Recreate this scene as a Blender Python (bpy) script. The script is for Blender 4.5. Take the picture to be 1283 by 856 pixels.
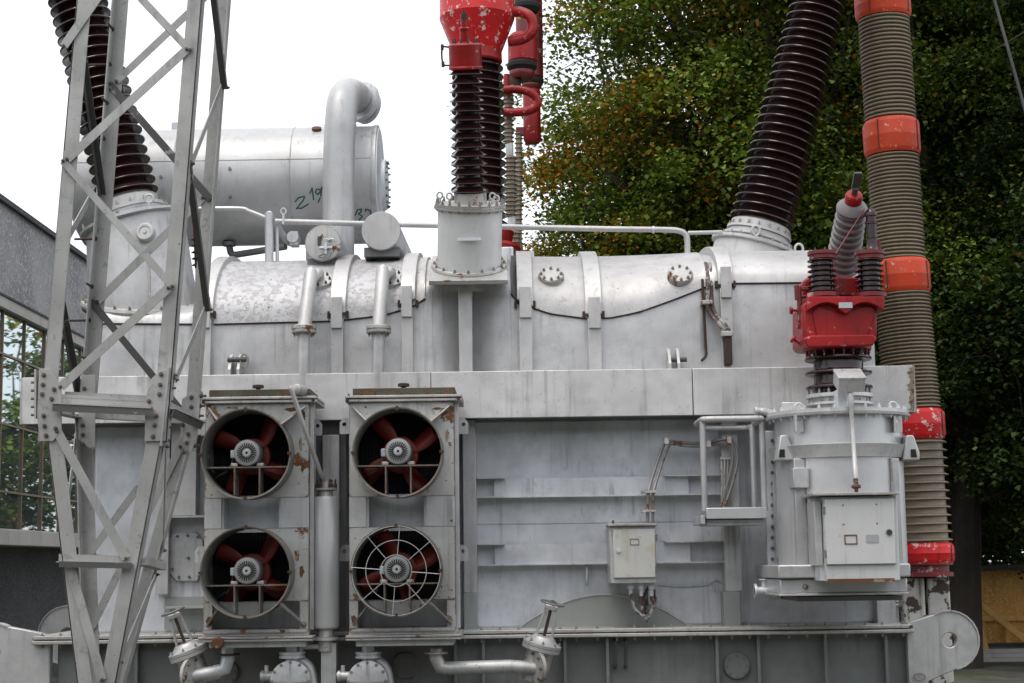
import bpy, math, random
import numpy as np
from mathutils import Vector, Matrix, noise as mnoise
random.seed(7); rng = np.random.default_rng(11)
for o in list(bpy.data.objects): bpy.data.objects.remove(o, do_unlink=True)
SC = bpy.context.scene; COL = SC.collection
R = math.radians; PI = math.pi

# ------------------------------------------------------------------ camera
FPX, CX, CY, HOR, ROLL, CAMZ = 2100.0, 641.5, 428.0, 705.0, 0.0137, 1.6
th = math.atan((HOR - CY) / FPX)
FW = Vector((0, math.cos(th), math.sin(th))); UP0 = Vector((0, -math.sin(th), math.cos(th))); RX0 = Vector((1, 0, 0))
RX = RX0 * math.cos(ROLL) - UP0 * math.sin(ROLL); UPV = RX0 * math.sin(ROLL) + UP0 * math.cos(ROLL)
cam = bpy.data.cameras.new('camera'); camo = bpy.data.objects.new('camera', cam); COL.objects.link(camo)
camo.matrix_world = Matrix(((RX.x, UPV.x, -FW.x, 0), (RX.y, UPV.y, -FW.y, 0), (RX.z, UPV.z, -FW.z, CAMZ), (0, 0, 0, 1)))
cam.sensor_width = 36; cam.lens = FPX / 1283 * 36; cam.clip_end = 2000; cam.clip_start = 0.1
SC.camera = camo

# ------------------------------------------------------------------ overcast daylight
SUN_EL, SUN_AZ = R(66), R(215)          # azimuth: the direction the light comes from, measured from +Y towards +X
W = bpy.data.worlds.new('World'); SC.world = W; W.use_nodes = True
nt = W.node_tree; nt.nodes.clear()
out = nt.nodes.new('ShaderNodeOutputWorld'); bg1 = nt.nodes.new('ShaderNodeBackground'); bg2 = nt.nodes.new('ShaderNodeBackground'); ad = nt.nodes.new('ShaderNodeAddShader')
sky = nt.nodes.new('ShaderNodeTexSky'); sky.sky_type = 'NISHITA'; sky.sun_disc = False; sky.sun_elevation = SUN_EL; sky.sun_rotation = SUN_AZ; sky.dust_density = 5; sky.air_density = 1
nt.links.new(sky.outputs[0], bg1.inputs[0]); bg1.inputs[1].default_value = 0.05
bg2.inputs[0].default_value = (0.985, 0.99, 1.0, 1)                                       # the closed cloud layer: a little brighter overhead
tcn = nt.nodes.new('ShaderNodeTexCoord'); spx = nt.nodes.new('ShaderNodeSeparateXYZ'); mr = nt.nodes.new('ShaderNodeMapRange')
nt.links.new(tcn.outputs['Generated'], spx.inputs[0]); nt.links.new(spx.outputs['Z'], mr.inputs['Value'])
mr.inputs['From Min'].default_value = 0; mr.inputs['From Max'].default_value = 1; mr.inputs['To Min'].default_value = 0.68; mr.inputs['To Max'].default_value = 0.90
nt.links.new(mr.outputs['Result'], bg2.inputs[1])
nt.links.new(bg1.outputs[0], ad.inputs[0]); nt.links.new(bg2.outputs[0], ad.inputs[1]); nt.links.new(ad.outputs[0], out.inputs[0])
sl = bpy.data.lights.new('sun', 'SUN'); sl.energy = .6; sl.angle = R(25); sl.color = (1, .97, .93)
so = bpy.data.objects.new('sun', sl); COL.objects.link(so)
sd = Vector((math.sin(SUN_AZ) * math.cos(SUN_EL), math.cos(SUN_AZ) * math.cos(SUN_EL), math.sin(SUN_EL)))
so.rotation_euler = sd.to_track_quat('Z', 'Y').to_euler(); so.location = sd * 40
SC.view_settings.view_transform = 'Standard'; SC.view_settings.look = 'None'; SC.view_settings.gamma = 1; SC.view_settings.exposure = 0.66
SC.render.engine = 'CYCLES'; SC.cycles.use_denoising = True; SC.cycles.max_bounces = 6; SC.cycles.transparent_max_bounces = 8

# ------------------------------------------------------------------ helpers
def P(px, py, Y):
    d = FW + RX * ((px - CX) / FPX) - UPV * ((py - CY) / FPX)
    return Vector((0, 0, CAMZ)) + d * (Y / d.y)
def M(px_len, py, Y):                       # metres that px_len photo pixels cover at depth Y
    return (P(CX + px_len, py, Y) - P(CX, py, Y)).length
def V(*a): return Vector(a)

class MB:
    def __init__(s): s.v = []; s.f = []
    def add(s, vs, fs):
        o = len(s.v); s.v += [tuple(v) for v in vs]; s.f += [tuple(i + o for i in f) for f in fs]; return s
    def box(s, x0, x1, y0, y1, z0, z1):
        if x0 > x1: x0, x1 = x1, x0
        if z0 > z1: z0, z1 = z1, z0
        if y0 > y1: y0, y1 = y1, y0
        return s.add([(x, y, z) for x in (x0, x1) for y in (y0, y1) for z in (z0, z1)],
                     [(0, 1, 3, 2), (4, 6, 7, 5), (0, 4, 5, 1), (2, 3, 7, 6), (0, 2, 6, 4), (1, 5, 7, 3)])
    def pbox(s, px0, py0, px1, py1, Y0, Y1):  # front face fills the photo rectangle at depth Y0
        a = P(px0, (py0 + py1) / 2, Y0).x; b = P(px1, (py0 + py1) / 2, Y0).x
        c = P((px0 + px1) / 2, py0, Y0).z; d = P((px0 + px1) / 2, py1, Y0).z
        return s.box(a, b, Y0, Y1, d, c)
    def obox(s, c, ax, ay, az, hx, hy, hz):
        c = Vector(c); ax = Vector(ax).normalized() * hx; ay = Vector(ay).normalized() * hy; az = Vector(az).normalized() * hz
        return s.add([c + ax * i + ay * j + az * k for i in (-1, 1) for j in (-1, 1) for k in (-1, 1)],
                     [(0, 1, 3, 2), (4, 6, 7, 5), (0, 4, 5, 1), (2, 3, 7, 6), (0, 2, 6, 4), (1, 5, 7, 3)])
    def bar(s, p0, p1, w, t, up=(0, -1, 0)):     # flat bar, width w across, thickness t along up
        p0 = Vector(p0); p1 = Vector(p1); d = (p1 - p0); u = Vector(up); sd_ = d.cross(u).normalized(); u = sd_.cross(d).normalized()
        return s.obox((p0 + p1) / 2, d, sd_, u, d.length / 2, w / 2, t / 2)
    def lathe(s, prof, base, axis=(0, 0, 1), n=32, cap=True, a0=0, sx=None):
        base = Vector(base); ax = Vector(axis).normalized()
        t = Vector((1, 0, 0)) if abs(ax.x) < .9 else Vector((0, 1, 0))
        e1 = (t - ax * t.dot(ax)).normalized(); e2 = ax.cross(e1)
        vs = []; fs = []
        for (r, h) in prof:
            for i in range(n):
                a = 2 * PI * i / n + a0
                vs.append(base + ax * h + (e1 * math.cos(a) + e2 * math.sin(a)) * r)
        for k in range(len(prof) - 1):
            for i in range(n):
                j = (i + 1) % n
                fs.append((k * n + i, k * n + j, (k + 1) * n + j, (k + 1) * n + i))
        if cap:
            if prof[0][0] > 1e-5: fs.append(tuple(range(n - 1, -1, -1)))
            if prof[-1][0] > 1e-5: fs.append(tuple((len(prof) - 1) * n + i for i in range(n)))
        return s.add(vs, fs)
    def cyl(s, p0, p1, r, r1=None, n=24):
        p0 = Vector(p0); d = Vector(p1) - p0
        return s.lathe([(r, 0), (r if r1 is None else r1, d.length)], p0, d, n)
    def tube(s, pts, r, n=10, smooth=0, closed=False):
        pts = [Vector(p) for p in pts]
        if smooth:
            q = []; m = len(pts)
            rngk = range(m) if closed else range(m - 1)
            for k in rngk:
                g = lambda i: pts[i % m] if closed else pts[max(0, min(m - 1, i))]
                a, b, c, d = g(k - 1), g(k), g(k + 1), g(k + 2)
                for j in range(smooth):
                    t = j / smooth
                    q.append(.5 * ((2 * b) + (c - a) * t + (2 * a - 5 * b + 4 * c - d) * t * t + (3 * b - a - 3 * c + d) * t ** 3))
            if not closed: q.append(pts[-1])
            pts = q
        m = len(pts); vs = []; fs = []; e1 = None
        for i in range(m):
            a = pts[(i - 1) % m] if (closed or i > 0) else pts[i]; b = pts[(i + 1) % m] if (closed or i < m - 1) else pts[i]
            d = (b - a).normalized()
            if e1 is None:
                t = Vector((0, 0, 1)) if abs(d.z) < .9 else Vector((1, 0, 0)); e1 = t
            e1 = (e1 - d * e1.dot(d)).normalized(); e2 = d.cross(e1)
            rr = r[i] if isinstance(r, (list, tuple)) else r
            vs += [pts[i] + (e1 * math.cos(2 * PI * k / n) + e2 * math.sin(2 * PI * k / n)) * rr for k in range(n)]
        for i in range(m if closed else m - 1):
            for k in range(n):
                k2 = (k + 1) % n; i2 = (i + 1) % m
                fs.append((i * n + k, i * n + k2, i2 * n + k2, i2 * n + k))
        if not closed: fs.append(tuple(range(n - 1, -1, -1))); fs.append(tuple((m - 1) * n + k for k in range(n)))
        return s.add(vs, fs)
    def prism(s, poly, y0, y1):                  # polygon of (x, z) extruded along y
        n = len(poly)
        vs = [(x, y0, z) for x, z in poly] + [(x, y1, z) for x, z in poly]
        return s.add(vs, [tuple(range(n - 1, -1, -1)), tuple(range(n, 2 * n))] + [(i, (i + 1) % n, n + (i + 1) % n, n + i) for i in range(n)])
    def pprism(s, poly, Y0, Y1): return s.prism([(lambda p: (p.x, p.z))(P(a, b, Y0)) for a, b in poly], Y0, Y1)
    def holed(s, outline, c, r, y0, y1, n=48):   # plate with a round hole; outline (x,z) star-shaped about c
        cx, cz = c; o = []
        m = len(outline)
        for i in range(n):
            a = 2 * PI * i / n; dx, dz = math.cos(a), math.sin(a); best = None
            for k in range(m):
                x0, z0 = outline[k]; x1, z1 = outline[(k + 1) % m]
                ex, ez = x1 - x0, z1 - z0; den = dx * ez - dz * ex
                if abs(den) < 1e-12: continue
                t = ((x0 - cx) * ez - (z0 - cz) * ex) / den; u = ((x0 - cx) * dz - (z0 - cz) * dx) / den
                if t > 0 and -1e-6 <= u <= 1 + 1e-6 and (best is None or t > best): best = t
            best = best or r * 1.5
            o.append((cx + dx * best, cz + dz * best))
        h = [(cx + math.cos(2 * PI * i / n) * r, cz + math.sin(2 * PI * i / n) * r) for i in range(n)]
        vs = [(x, y, z) for y in (y0, y1) for ring in (o, h) for x, z in ring]; fs = []
        for i in range(n):
            j = (i + 1) % n
            fs += [(i, j, n + j, n + i), (2 * n + i, 3 * n + i, 3 * n + j, 2 * n + j), (i, 2 * n + i, 2 * n + j, j), (n + i, n + j, 3 * n + j, 3 * n + i)]
        return s.add(vs, fs)

BASE = {}
def tag(o, label=None, cat=None, group=None, kind=None):
    if label: o['label'] = label
    if cat: o['category'] = cat
    if group: o['group'] = group
    if kind: o['kind'] = kind
    return o
def thing(name, label, cat, base=(0, 0, 0), group=None):
    o = bpy.data.objects.new(name, None); COL.objects.link(o); o.location = base; BASE[o.name] = Vector(base)
    o.empty_display_size = .1
    return tag(o, label, cat, group)
def obj(name, mb, mat, parent=None, base=None, bev=0, ang=35, kind=None, label=None):
    b = BASE[parent.name] if parent else Vector(base or (0, 0, 0))
    me = bpy.data.meshes.new(name)
    me.from_pydata([(x - b.x, y - b.y, z - b.z) for x, y, z in mb.v], [], mb.f); me.validate()
    me.shade_smooth(); me.set_sharp_from_angle(angle=R(ang))
    me.materials.append(MAT[mat])
    o = bpy.data.objects.new(name, me); COL.objects.link(o)
    if parent: o.parent = parent
    else: o.location = b
    BASE[o.name] = b
    if bev:
        m = o.modifiers.new('bevel', 'BEVEL'); m.width = bev; m.segments = 2; m.limit_method = 'ANGLE'; m.angle_limit = R(40); m.harden_normals = False
    return tag(o, label, kind=kind)
def bolt(mb, p, axis, r=.014, h=.016, n=6):
    mb.lathe([(r, -.004), (r, h * .7), (r * .55, h * .7), (r * .55, h * 1.5)], p, axis, n); return mb
def bolt_ring(mb, c, axis, rad, n, r=.014, h=.016, a0=0):
    c = Vector(c); ax = Vector(axis).normalized(); t = Vector((1, 0, 0)) if abs(ax.x) < .9 else Vector((0, 1, 0))
    e1 = (t - ax * t.dot(ax)).normalized(); e2 = ax.cross(e1)
    for i in range(n):
        a = 2 * PI * i / n + a0; bolt(mb, c + (e1 * math.cos(a) + e2 * math.sin(a)) * rad, ax, r, h)
    return mb

# ------------------------------------------------------------------ materials
MAT = {}
def nodes(name):
    m = bpy.data.materials.new(name); m.use_nodes = True; t = m.node_tree; t.nodes.clear()
    o = t.nodes.new('ShaderNodeOutputMaterial'); b = t.nodes.new('ShaderNodeBsdfPrincipled'); t.links.new(b.outputs[0], o.inputs[0])
    MAT[name] = m; return m, t, b, o
def N(t, kind, **kw):
    n = t.nodes.new(kind)
    for k, v in kw.items():
        if k.startswith('i_'): n.inputs[k[2:].replace('_', ' ')].default_value = v
        else: setattr(n, k, v)
    return n
def noise(t, pos, scale, detail=4, rough=.55, vec=(1, 1, 1)):
    mp = N(t, 'ShaderNodeMapping'); mp.inputs['Scale'].default_value = vec; t.links.new(pos, mp.inputs[0])
    n = N(t, 'ShaderNodeTexNoise'); n.inputs['Scale'].default_value = scale; n.inputs['Detail'].default_value = detail; n.inputs['Roughness'].default_value = rough
    t.links.new(mp.outputs[0], n.inputs['Vector']); return n.outputs['Fac']
def ramp(t, fac, a, b, lo=0, hi=1):
    n = N(t, 'ShaderNodeMapRange'); n.inputs['From Min'].default_value = a; n.inputs['From Max'].default_value = b
    n.inputs['To Min'].default_value = lo; n.inputs['To Max'].default_value = hi; n.interpolation_type = 'SMOOTHSTEP'
    t.links.new(fac, n.inputs['Value']); return n.outputs['Result']
def mix(t, fac, a, b, mode='MIX'):
    n = N(t, 'ShaderNodeMix', data_type='RGBA', blend_type=mode)
    for s, v in ((0, fac), (6, a), (7, b)):
        if hasattr(v, 'is_output'): t.links.new(v, n.inputs[s])
        elif s == 0: n.inputs[s].default_value = v
        else: n.inputs[s].default_value = (*v, 1) if len(v) == 3 else v
    return n.outputs[2]
def mul(t, a, b, op='MULTIPLY'):
    n = N(t, 'ShaderNodeMath', operation=op)
    for i, v in ((0, a), (1, b)):
        if hasattr(v, 'is_output'): t.links.new(v, n.inputs[i])
        else: n.inputs[i].default_value = v
    return n.outputs[0]
RUST = (.10, .038, .014); RUST2 = (.17, .075, .028)
def paint(name, col, rough=.5, metal=0., var=.25, dirt=(.09, .085, .075), streak=.3, spots=.0, rust=.0, wear=0., wearcol=(.7, .68, .64), bump=.15, rsc=5., wsc=6., spec=.5, coat=0, edge=0., dent=0., mott=.0):
    """aged paint: cloudy tone, run-down dirt streaks, worn patches, rust; everything by world position"""
    m, t, b, o = nodes(name)
    pos = N(t, 'ShaderNodeNewGeometry').outputs['Position']
    big = noise(t, pos, 1.3, 3); mid = noise(t, pos, 9, 5, .6); fine = noise(t, pos, 90, 3, .6)
    st = noise(t, pos, 14, 4, .6, (1, 1, .045)); st2 = noise(t, pos, 3.1, 2, .5)
    c = mix(t, ramp(t, big, .3, .7), tuple(x * (1 - var) for x in col), tuple(min(1, x * (1 + var * .6)) for x in col))
    c = mix(t, mul(t, ramp(t, mid, .35, .75), var * .7), c, tuple(x * .62 for x in col))
    c = mix(t, mul(t, mul(t, ramp(t, st, .5, .75), ramp(t, st2, .35, .6)), streak), c, dirt)
    if mott:
        m2 = noise(t, pos, 3.7, 8, .7); c = mix(t, mul(t, ramp(t, m2, .42, .68), mott), c, tuple(x * .55 for x in col))
        sc = noise(t, pos, 30, 3, .6, (1, 1, .25)); c = mix(t, mul(t, ramp(t, sc, .62, .72), mott * .8), c, tuple(x * .45 for x in col))
    h = fine
    if wear:
        wn = noise(t, pos, wsc, 9, .68); wm = ramp(t, wn, .62 - .22 * wear, .64 - .2 * wear)
        c = mix(t, wm, c, wearcol)
    if spots:
        sp = noise(t, pos, 38, 2, .5); c = mix(t, mul(t, ramp(t, sp, .70, .74), spots), c, RUST)
    rg = ramp(t, fine, .3, .7, rough - .07, rough + .08)
    em = None
    if edge:
        bv = N(t, 'ShaderNodeBevel', samples=4); bv.inputs['Radius'].default_value = .02
        dt = N(t, 'ShaderNodeVectorMath', operation='DOT_PRODUCT'); t.links.new(bv.outputs[0], dt.inputs[0]); t.links.new(N(t, 'ShaderNodeNewGeometry').outputs['Normal'], dt.inputs[1])
        em = ramp(t, dt.outputs['Value'], .97, .80); en = noise(t, pos, 7, 8, .65)
        em = mul(t, mul(t, em, ramp(t, en, .50 - .1 * edge, .54 - .1 * edge)), 1.0)
        c = mix(t, em, c, mix(t, ramp(t, mid, .35, .65), RUST, RUST2))
    if rust:
        rn = noise(t, pos, rsc, 10, .7); rm = ramp(t, rn, .68 - .25 * rust, .71 - .24 * rust)
        rc = mix(t, ramp(t, mid, .35, .65), RUST, RUST2)
        c = mix(t, rm, c, rc); rg = mul(t, rg, mul(t, rm, .35), 'ADD')
        mt = mul(t, mul(t, rm, -1.0), 1.0, 'ADD'); t.links.new(mul(t, mt, metal), b.inputs['Metallic'])
        h = mul(t, h, mul(t, rm, .8), 'ADD')
    else: b.inputs['Metallic'].default_value = metal
    if wear: h = mul(t, h, mul(t, wm, .8), 'ADD')
    t.links.new(c, b.inputs['Base Color']); t.links.new(rg, b.inputs['Roughness'])
    b.inputs['Specular IOR Level'].default_value = spec
    if coat: b.inputs['Coat Weight'].default_value = coat; b.inputs['Coat Roughness'].default_value = .12
    bp = N(t, 'ShaderNodeBump'); bp.inputs['Strength'].default_value = bump; bp.inputs['Distance'].default_value = .006
    t.links.new(h, bp.inputs['Height'])
    if dent:
        b2 = N(t, 'ShaderNodeBump'); b2.inputs['Strength'].default_value = dent; b2.inputs['Distance'].default_value = .05
        t.links.new(noise(t, pos, 2.2, 2, .5), b2.inputs['Height']); t.links.new(bp.outputs[0], b2.inputs['Normal']); bp = b2
    t.links.new(bp.outputs[0], b.inputs['Normal'])
    return m
paint('silver', (.52, .522, .522), .44, .45, .16, streak=.6, spots=.25, dent=0.35, mott=0.42)
paint('silver_clean', (.55, .557, .565), .38, .5, .10, streak=.18, mott=0.15, dent=0.15)
paint('silver_streaky', (.60, .597, .59), .48, .4, .14, streak=.55, spots=.5, dent=0.35, mott=0.4)
paint('silver_white', (.50, .497, .49), .48, .4, .14, streak=.35, spots=.6, mott=0.3, dent=0.2)
paint('silver_cover', (.45, .445, .44), .5, .3, .14, streak=.3, spots=.9, wear=.06, wearcol=(.36, .35, .34), wsc=7, mott=0.35, dent=0.4)
paint('silver_peeling', (.47, .47, .48), .52, .25, .15, streak=.25, spots=1., wear=.44, wearcol=(.36, .355, .35), wsc=15, bump=.5, dent=0.3, mott=0.3)
paint('silver_dull', (.63, .65, .68), .42, .3, .18, streak=.55, spots=.15, dent=0.35, mott=0.42)
paint('silver_dark', (.17, .172, .172), .55, .3, .2, streak=.3)
paint('silver_rusty', (.46, .46, .44), .48, .4, .2, streak=.45, spots=.8, rust=.46, rsc=7, bump=.35, edge=1.)
paint('silver_touched', (.50, .50, .485), .46, .5, .16, streak=.45, spots=.8, rust=.27, rsc=4.2, bump=.25, edge=.7, mott=0.3)
paint('rust_flake', (.30, .25, .18), .7, .1, .3, streak=.6, rust=.62, rsc=16, bump=.6)
paint('turret_paint', (.68, .685, .685), .42, .15, .10, streak=.25, spots=.1, mott=0.15, dent=0.2)
paint('conduit', (.22, .215, .21), .42, .4, .2, streak=.3, rust=.5, rsc=6)
paint('panel_rusty', (.48, .48, .465), .48, .35, .18, streak=.5, spots=1., rust=.36, rsc=3.4, bump=.3, edge=1.2, mott=0.35)
paint('shroud', (.20, .21, .195), .5, .3, .25, streak=.4, spots=.5, rust=.3, rsc=5, edge=1., bump=.2)
paint('drum_paint', (.46, .465, .465), .45, .35, .12, streak=.4, spots=.3, mott=.2, dent=.15)
paint('mast_bolt', (.11, .085, .07), .6, .2, .4, streak=.2)
paint('blocker_wall', (.15, .155, .165), .85, 0, .3, streak=.3, wear=.4, wearcol=(.2, .205, .21), wsc=20)  # wall of the added block that hides the low sky
paint('motor_paint', (.30, .305, .305), .45, .35, .2, streak=.3, spots=.3)
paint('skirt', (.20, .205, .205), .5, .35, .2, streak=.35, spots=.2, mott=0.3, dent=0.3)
paint('green_grey', (.30, .32, .305), .5, .3, .12, streak=.2)
paint('mast_paint', (.35, .35, .34), .55, .2, .2, dirt=(.13, .125, .11), streak=.5, wear=.10, wearcol=(.24, .245, .25), wsc=9, mott=0.35, spots=0.6)
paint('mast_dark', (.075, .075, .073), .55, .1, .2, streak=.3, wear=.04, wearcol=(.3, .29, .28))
paint('moss', (.07, .068, .045), .85, 0, .5, streak=.2, rust=.5, rsc=14, bump=.6)
paint('rust', (.12, .05, .022), .85, 0, .4, streak=.2, wear=.15, wearcol=(.25, .2, .16), bump=.5)
paint('dark_rust', (.05, .028, .02), .8, 0, .4, streak=.2, bump=.4)
paint('black', (.006, .006, .006), .8, 0, .3, streak=0)
paint('steel_dark', (.07, .07, .068), .5, .4, .3, streak=.2)
paint('bolt_steel', (.30, .29, .27), .5, .4, .2, streak=.1, spots=.8)
paint('red', (.27, .009, .010), .38, 0, .35, dirt=(.04, .005, .005), streak=.7, wear=.02, wearcol=(.45, .2, .18), wsc=11, spec=.3)
paint('red_worn', (.50, .012, .014), .38, 0, .25, dirt=(.10, .008, .008), streak=.5, wear=.22, wearcol=(.56, .38, .36), wsc=9, spec=.3)
paint('red_dark', (.15, .010, .012), .45, 0, .4, dirt=(.03, .005, .005), streak=.5, wear=.06, wearcol=(.4, .3, .28))
paint('red_fan', (.24, .026, .016), .5, 0, .2, dirt=(.08, .015, .01), streak=.2)
paint('orange', (.46, .046, .015), .5, 0, .18, dirt=(.25, .03, .012), streak=.5, wear=.06, wearcol=(.5, .25, .17), wsc=16, spec=.3)
paint('porcelain', (.026, .009, .010), .16, 0, .4, dirt=(.05, .034, .03), streak=.4, bump=.03, spec=.45)
paint('porcelain_grey', (.17, .15, .155), .4, 0, .25, dirt=(.1, .09, .09), streak=.3, bump=.04)
paint('stoneware', (.20, .16, .108), .38, 0, .2, dirt=(.09, .075, .055), streak=.55, bump=.06)
paint('whitewash', (.55, .54, .50), .7, 0, .25, dirt=(.08, .06, .045), streak=.9, wear=.42, wearcol=(.05, .032, .025), wsc=6, bump=.5)
paint('concrete', (.36, .362, .375), .9, 0, .3, streak=.3, wear=.42, wearcol=(.52, .525, .54), wsc=22, bump=.8)
paint('stone_dark', (.06, .06, .066), .85, 0, .3, streak=.2, wear=.42, wearcol=(.13, .13, .135), wsc=34, bump=.6)
paint('ledge_white', (.52, .50, .47), .7, 0, .12, streak=.4)
paint('frame_brown', (.20, .145, .09), .45, .3, .2, streak=.2)
paint('timber', (.85, .52, .17), .75, 0, .2, dirt=(.35, .18, .06), streak=.4, bump=.2)
paint('osb', (.78, .42, .12), .8, 0, .25, dirt=(.22, .11, .04), streak=.3, wear=.4, wearcol=(.84, .52, .18), wsc=24, bump=.3)
paint('plank_white', (.52, .50, .48), .75, 0, .2, streak=.3)
paint('bark', (.035, .028, .022), .9, 0, .4, streak=.4, bump=.9)
paint('graffiti', (.012, .10, .075), .6, 0, .2, streak=.1)
paint('ground', (.10, .095, .08), .95, 0, .35, streak=0, wear=.5, wearcol=(.05, .07, .03), wsc=1.4, bump=.8)
paint('plinth', (.32, .31, .29), .9, 0, .25, streak=.5, bump=.6)
paint('cable', (.075, .045, .036), .5, 0, .3, streak=.2, wear=.48, wearcol=(.30, .29, .28), wsc=14)
paint('label_plate', (.42, .43, .45), .35, .4, .1, streak=.1)
paint('cabinet', (.52, .525, .52), .48, .1, .08, dirt=(.25, .24, .2), streak=.35, spots=.3)
paint('cabinet_stained', (.50, .50, .48), .5, .05, .12, dirt=(.30, .27, .15), streak=.6, spots=.5, wear=.25, wearcol=(.42, .40, .30), wsc=5)
m, t, b, o = nodes('window_glass')
b.inputs['Base Color'].default_value = (.50, .60, .63, 1); b.inputs['Metallic'].default_value = .9; b.inputs['Roughness'].default_value = .015
def leaf_mat(name):
    m, t, b, o = nodes(name)
    a = N(t, 'ShaderNodeAttribute', attribute_name='tint')
    t.links.new(a.outputs['Color'], b.inputs['Base Color']); b.inputs['Roughness'].default_value = .6; b.inputs['Specular IOR Level'].default_value = .2
    tr = N(t, 'ShaderNodeBsdfTranslucent'); t.links.new(mix(t, 1, a.outputs['Color'], (1.3, 1.25, .5), 'MULTIPLY'), tr.inputs[0])
    ms = N(t, 'ShaderNodeMixShader'); ms.inputs[0].default_value = .24
    t.links.new(b.outputs[0], ms.inputs[1]); t.links.new(tr.outputs[0], ms.inputs[2]); t.links.new(ms.outputs[0], o.inputs[0])
leaf_mat('leaf')

# ================================================================== the setting
g = MB(); g.add([(-300, -60, 0), (300, -60, 0), (300, 500, 0), (-300, 500, 0)], [(0, 1, 2, 3)])
tag(obj('ground', g, 'ground'), kind='structure')
XL, XR = P(75, 830, 14.95).x, P(1118, 830, 14.95).x
tag(obj('plinth', MB().box(XL - .5, XR + .5, 14.6, 18.6, -.2, .16), 'plinth', bev=.02), kind='structure')

# ================================================================== the transformer tank
tank = thing('power_transformer', 'huge silver-grey transformer tank with bolted rim and strapped arched top', 'transformer', (P(590, 800, 15.5).x, 16.5, .16))
YR, YW, YL, YC, AW = 14.9, 15.2, 15.32, 16.75, 1.55     # rim front, upper wall, lower wall, arch centre, arch half width
def zat(px, py, Y): return P(px, py, Y).z
# ---- base skirt, ribs, ledge
z_led1, z_led0, z_ledm = zat(600, 790, 14.8), zat(600, 800.5, 14.8), zat(600, 795.5, 14.8)
XB0, XB1 = P(72, 830, 14.98).x, P(1145, 830, 14.98).x
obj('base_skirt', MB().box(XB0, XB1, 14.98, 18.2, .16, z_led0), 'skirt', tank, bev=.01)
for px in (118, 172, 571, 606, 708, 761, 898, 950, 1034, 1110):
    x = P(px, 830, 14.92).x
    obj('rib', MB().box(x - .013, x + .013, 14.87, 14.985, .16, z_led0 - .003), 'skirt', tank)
XG0, XG1 = P(40, 797, 14.8).x, P(1145, 797, 14.8).x
obj('flange_plate', MB().box(XG0, XG1, 14.8, 18.3, z_ledm + .006, z_led1), 'silver_touched', tank, bev=.006)
obj('flange_plate', MB().box(XG0, XG1, 14.79, 18.31, z_led0, z_ledm - .003), 'silver_touched', tank, bev=.006)
bo = MB(); n = 46
for i in range(n):
    x = XG0 + (XG1 - XG0) * (i + .5) / n + random.uniform(-.02, .02)
    bolt(bo, (x, 14.85, z_led1), (0, 0, 1), .013, .018); bolt(bo, (x, 14.85, z_led0), (0, 0, -1), .017, .022)
obj('flange_bolts', bo, 'bolt_steel', tank, kind='stuff')
# ---- round ports and U handles on the skirt
for px, py, r in ((923, 834, 16.5), (508, 834, 16.5), (282, 842, 17)):
    c = P(px, py, 14.97); r = M(r, py, 14.97)
    po = obj('port_cover', MB().lathe([(r, 0), (r, .022), (r * .94, .028)], c, (0, -1, 0), 32), 'skirt', tank)
    obj('cover_bolts', bolt_ring(MB(), c + V(0, -.026, 0), (0, -1, 0), r * .78, 8, .012, .012), 'silver_dark', po, kind='stuff')
for px in (771, 784):
    a, b_ = P(px, 803, 14.9), P(px, 836, 14.9)
    obj('grab_handle', MB().tube([a + V(0, .09, 0), a, a + V(0, -.02, -.03), b_ + V(0, -.02, .03), b_, b_ + V(0, .09, 0)], .014, 8, 4), 'steel_dark', tank)
# ---- jacking lugs
def lug(px, py, sgn, Y0, Y1, tail, full=True):
    c = P(px, py, Y0); r = M(36.5, py, Y0); poly = []
    for i in range(13):
        a = R(118 - i * 196 / 12); poly.append((c.x + sgn * r * math.cos(a), c.z + r * math.sin(a)))
    zt = z_led1 + .01
    poly += [(c.x - sgn * .22, c.z - .36), (c.x - sgn * tail, c.z - .56), (c.x - sgn * tail, zt)]
    lo = obj('jacking_lug', MB().holed(poly, (c.x, c.z), M(9, py, Y0), Y0, Y1), 'silver', tank, bev=.008)
    ed = MB(); pts = [V(x, (Y0 + Y1) / 2, z) for x, z in poly[:13]]
    for i in range(12): ed.bar(pts[i], pts[i + 1] + (pts[i + 1] - pts[i]) * .03, Y1 - Y0 + .03, .012, (pts[i] - V(c.x, pts[i].y, c.z)))
    obj('edge_band', ed, 'silver_white', lo)
    return lo
cx_mid = P(590, 800, 14.86).x
lug(1190, 802, 1, 14.86, 14.96, .37)
cR = P(1190, 802, 14.86); pxl = CX + (2 * cx_mid - cR.x - 0) * FPX / 14.7
lug(-9, 818, -1, 14.86, 14.96, .5)
for (px, s_) in ((1124, 1), (84, -1)): lug(px, 796, s_, 17.9, 18.0, .37)
obj('lug_ring', MB().tube([P(1152, 848, 14.84) + V(.05 * math.cos(a), -.01, .03 * math.sin(a)) for a in [R(k * 36) for k in range(10)]], .008, 6, 1, True), 'bolt_steel', tank)
# ---- lower wall and stiffeners
XW0, XW1 = P(116, 650, YL).x, P(1118, 650, YL).x
z_rimb = zat(600, 524, YR); z_rimt = zat(586, 465.5, YR)
obj('lower_wall', MB().box(XW0, XW1, YL, 18.1, z_led1 - .01, z_rimb + .02), 'silver_dull', tank, bev=.03)
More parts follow.
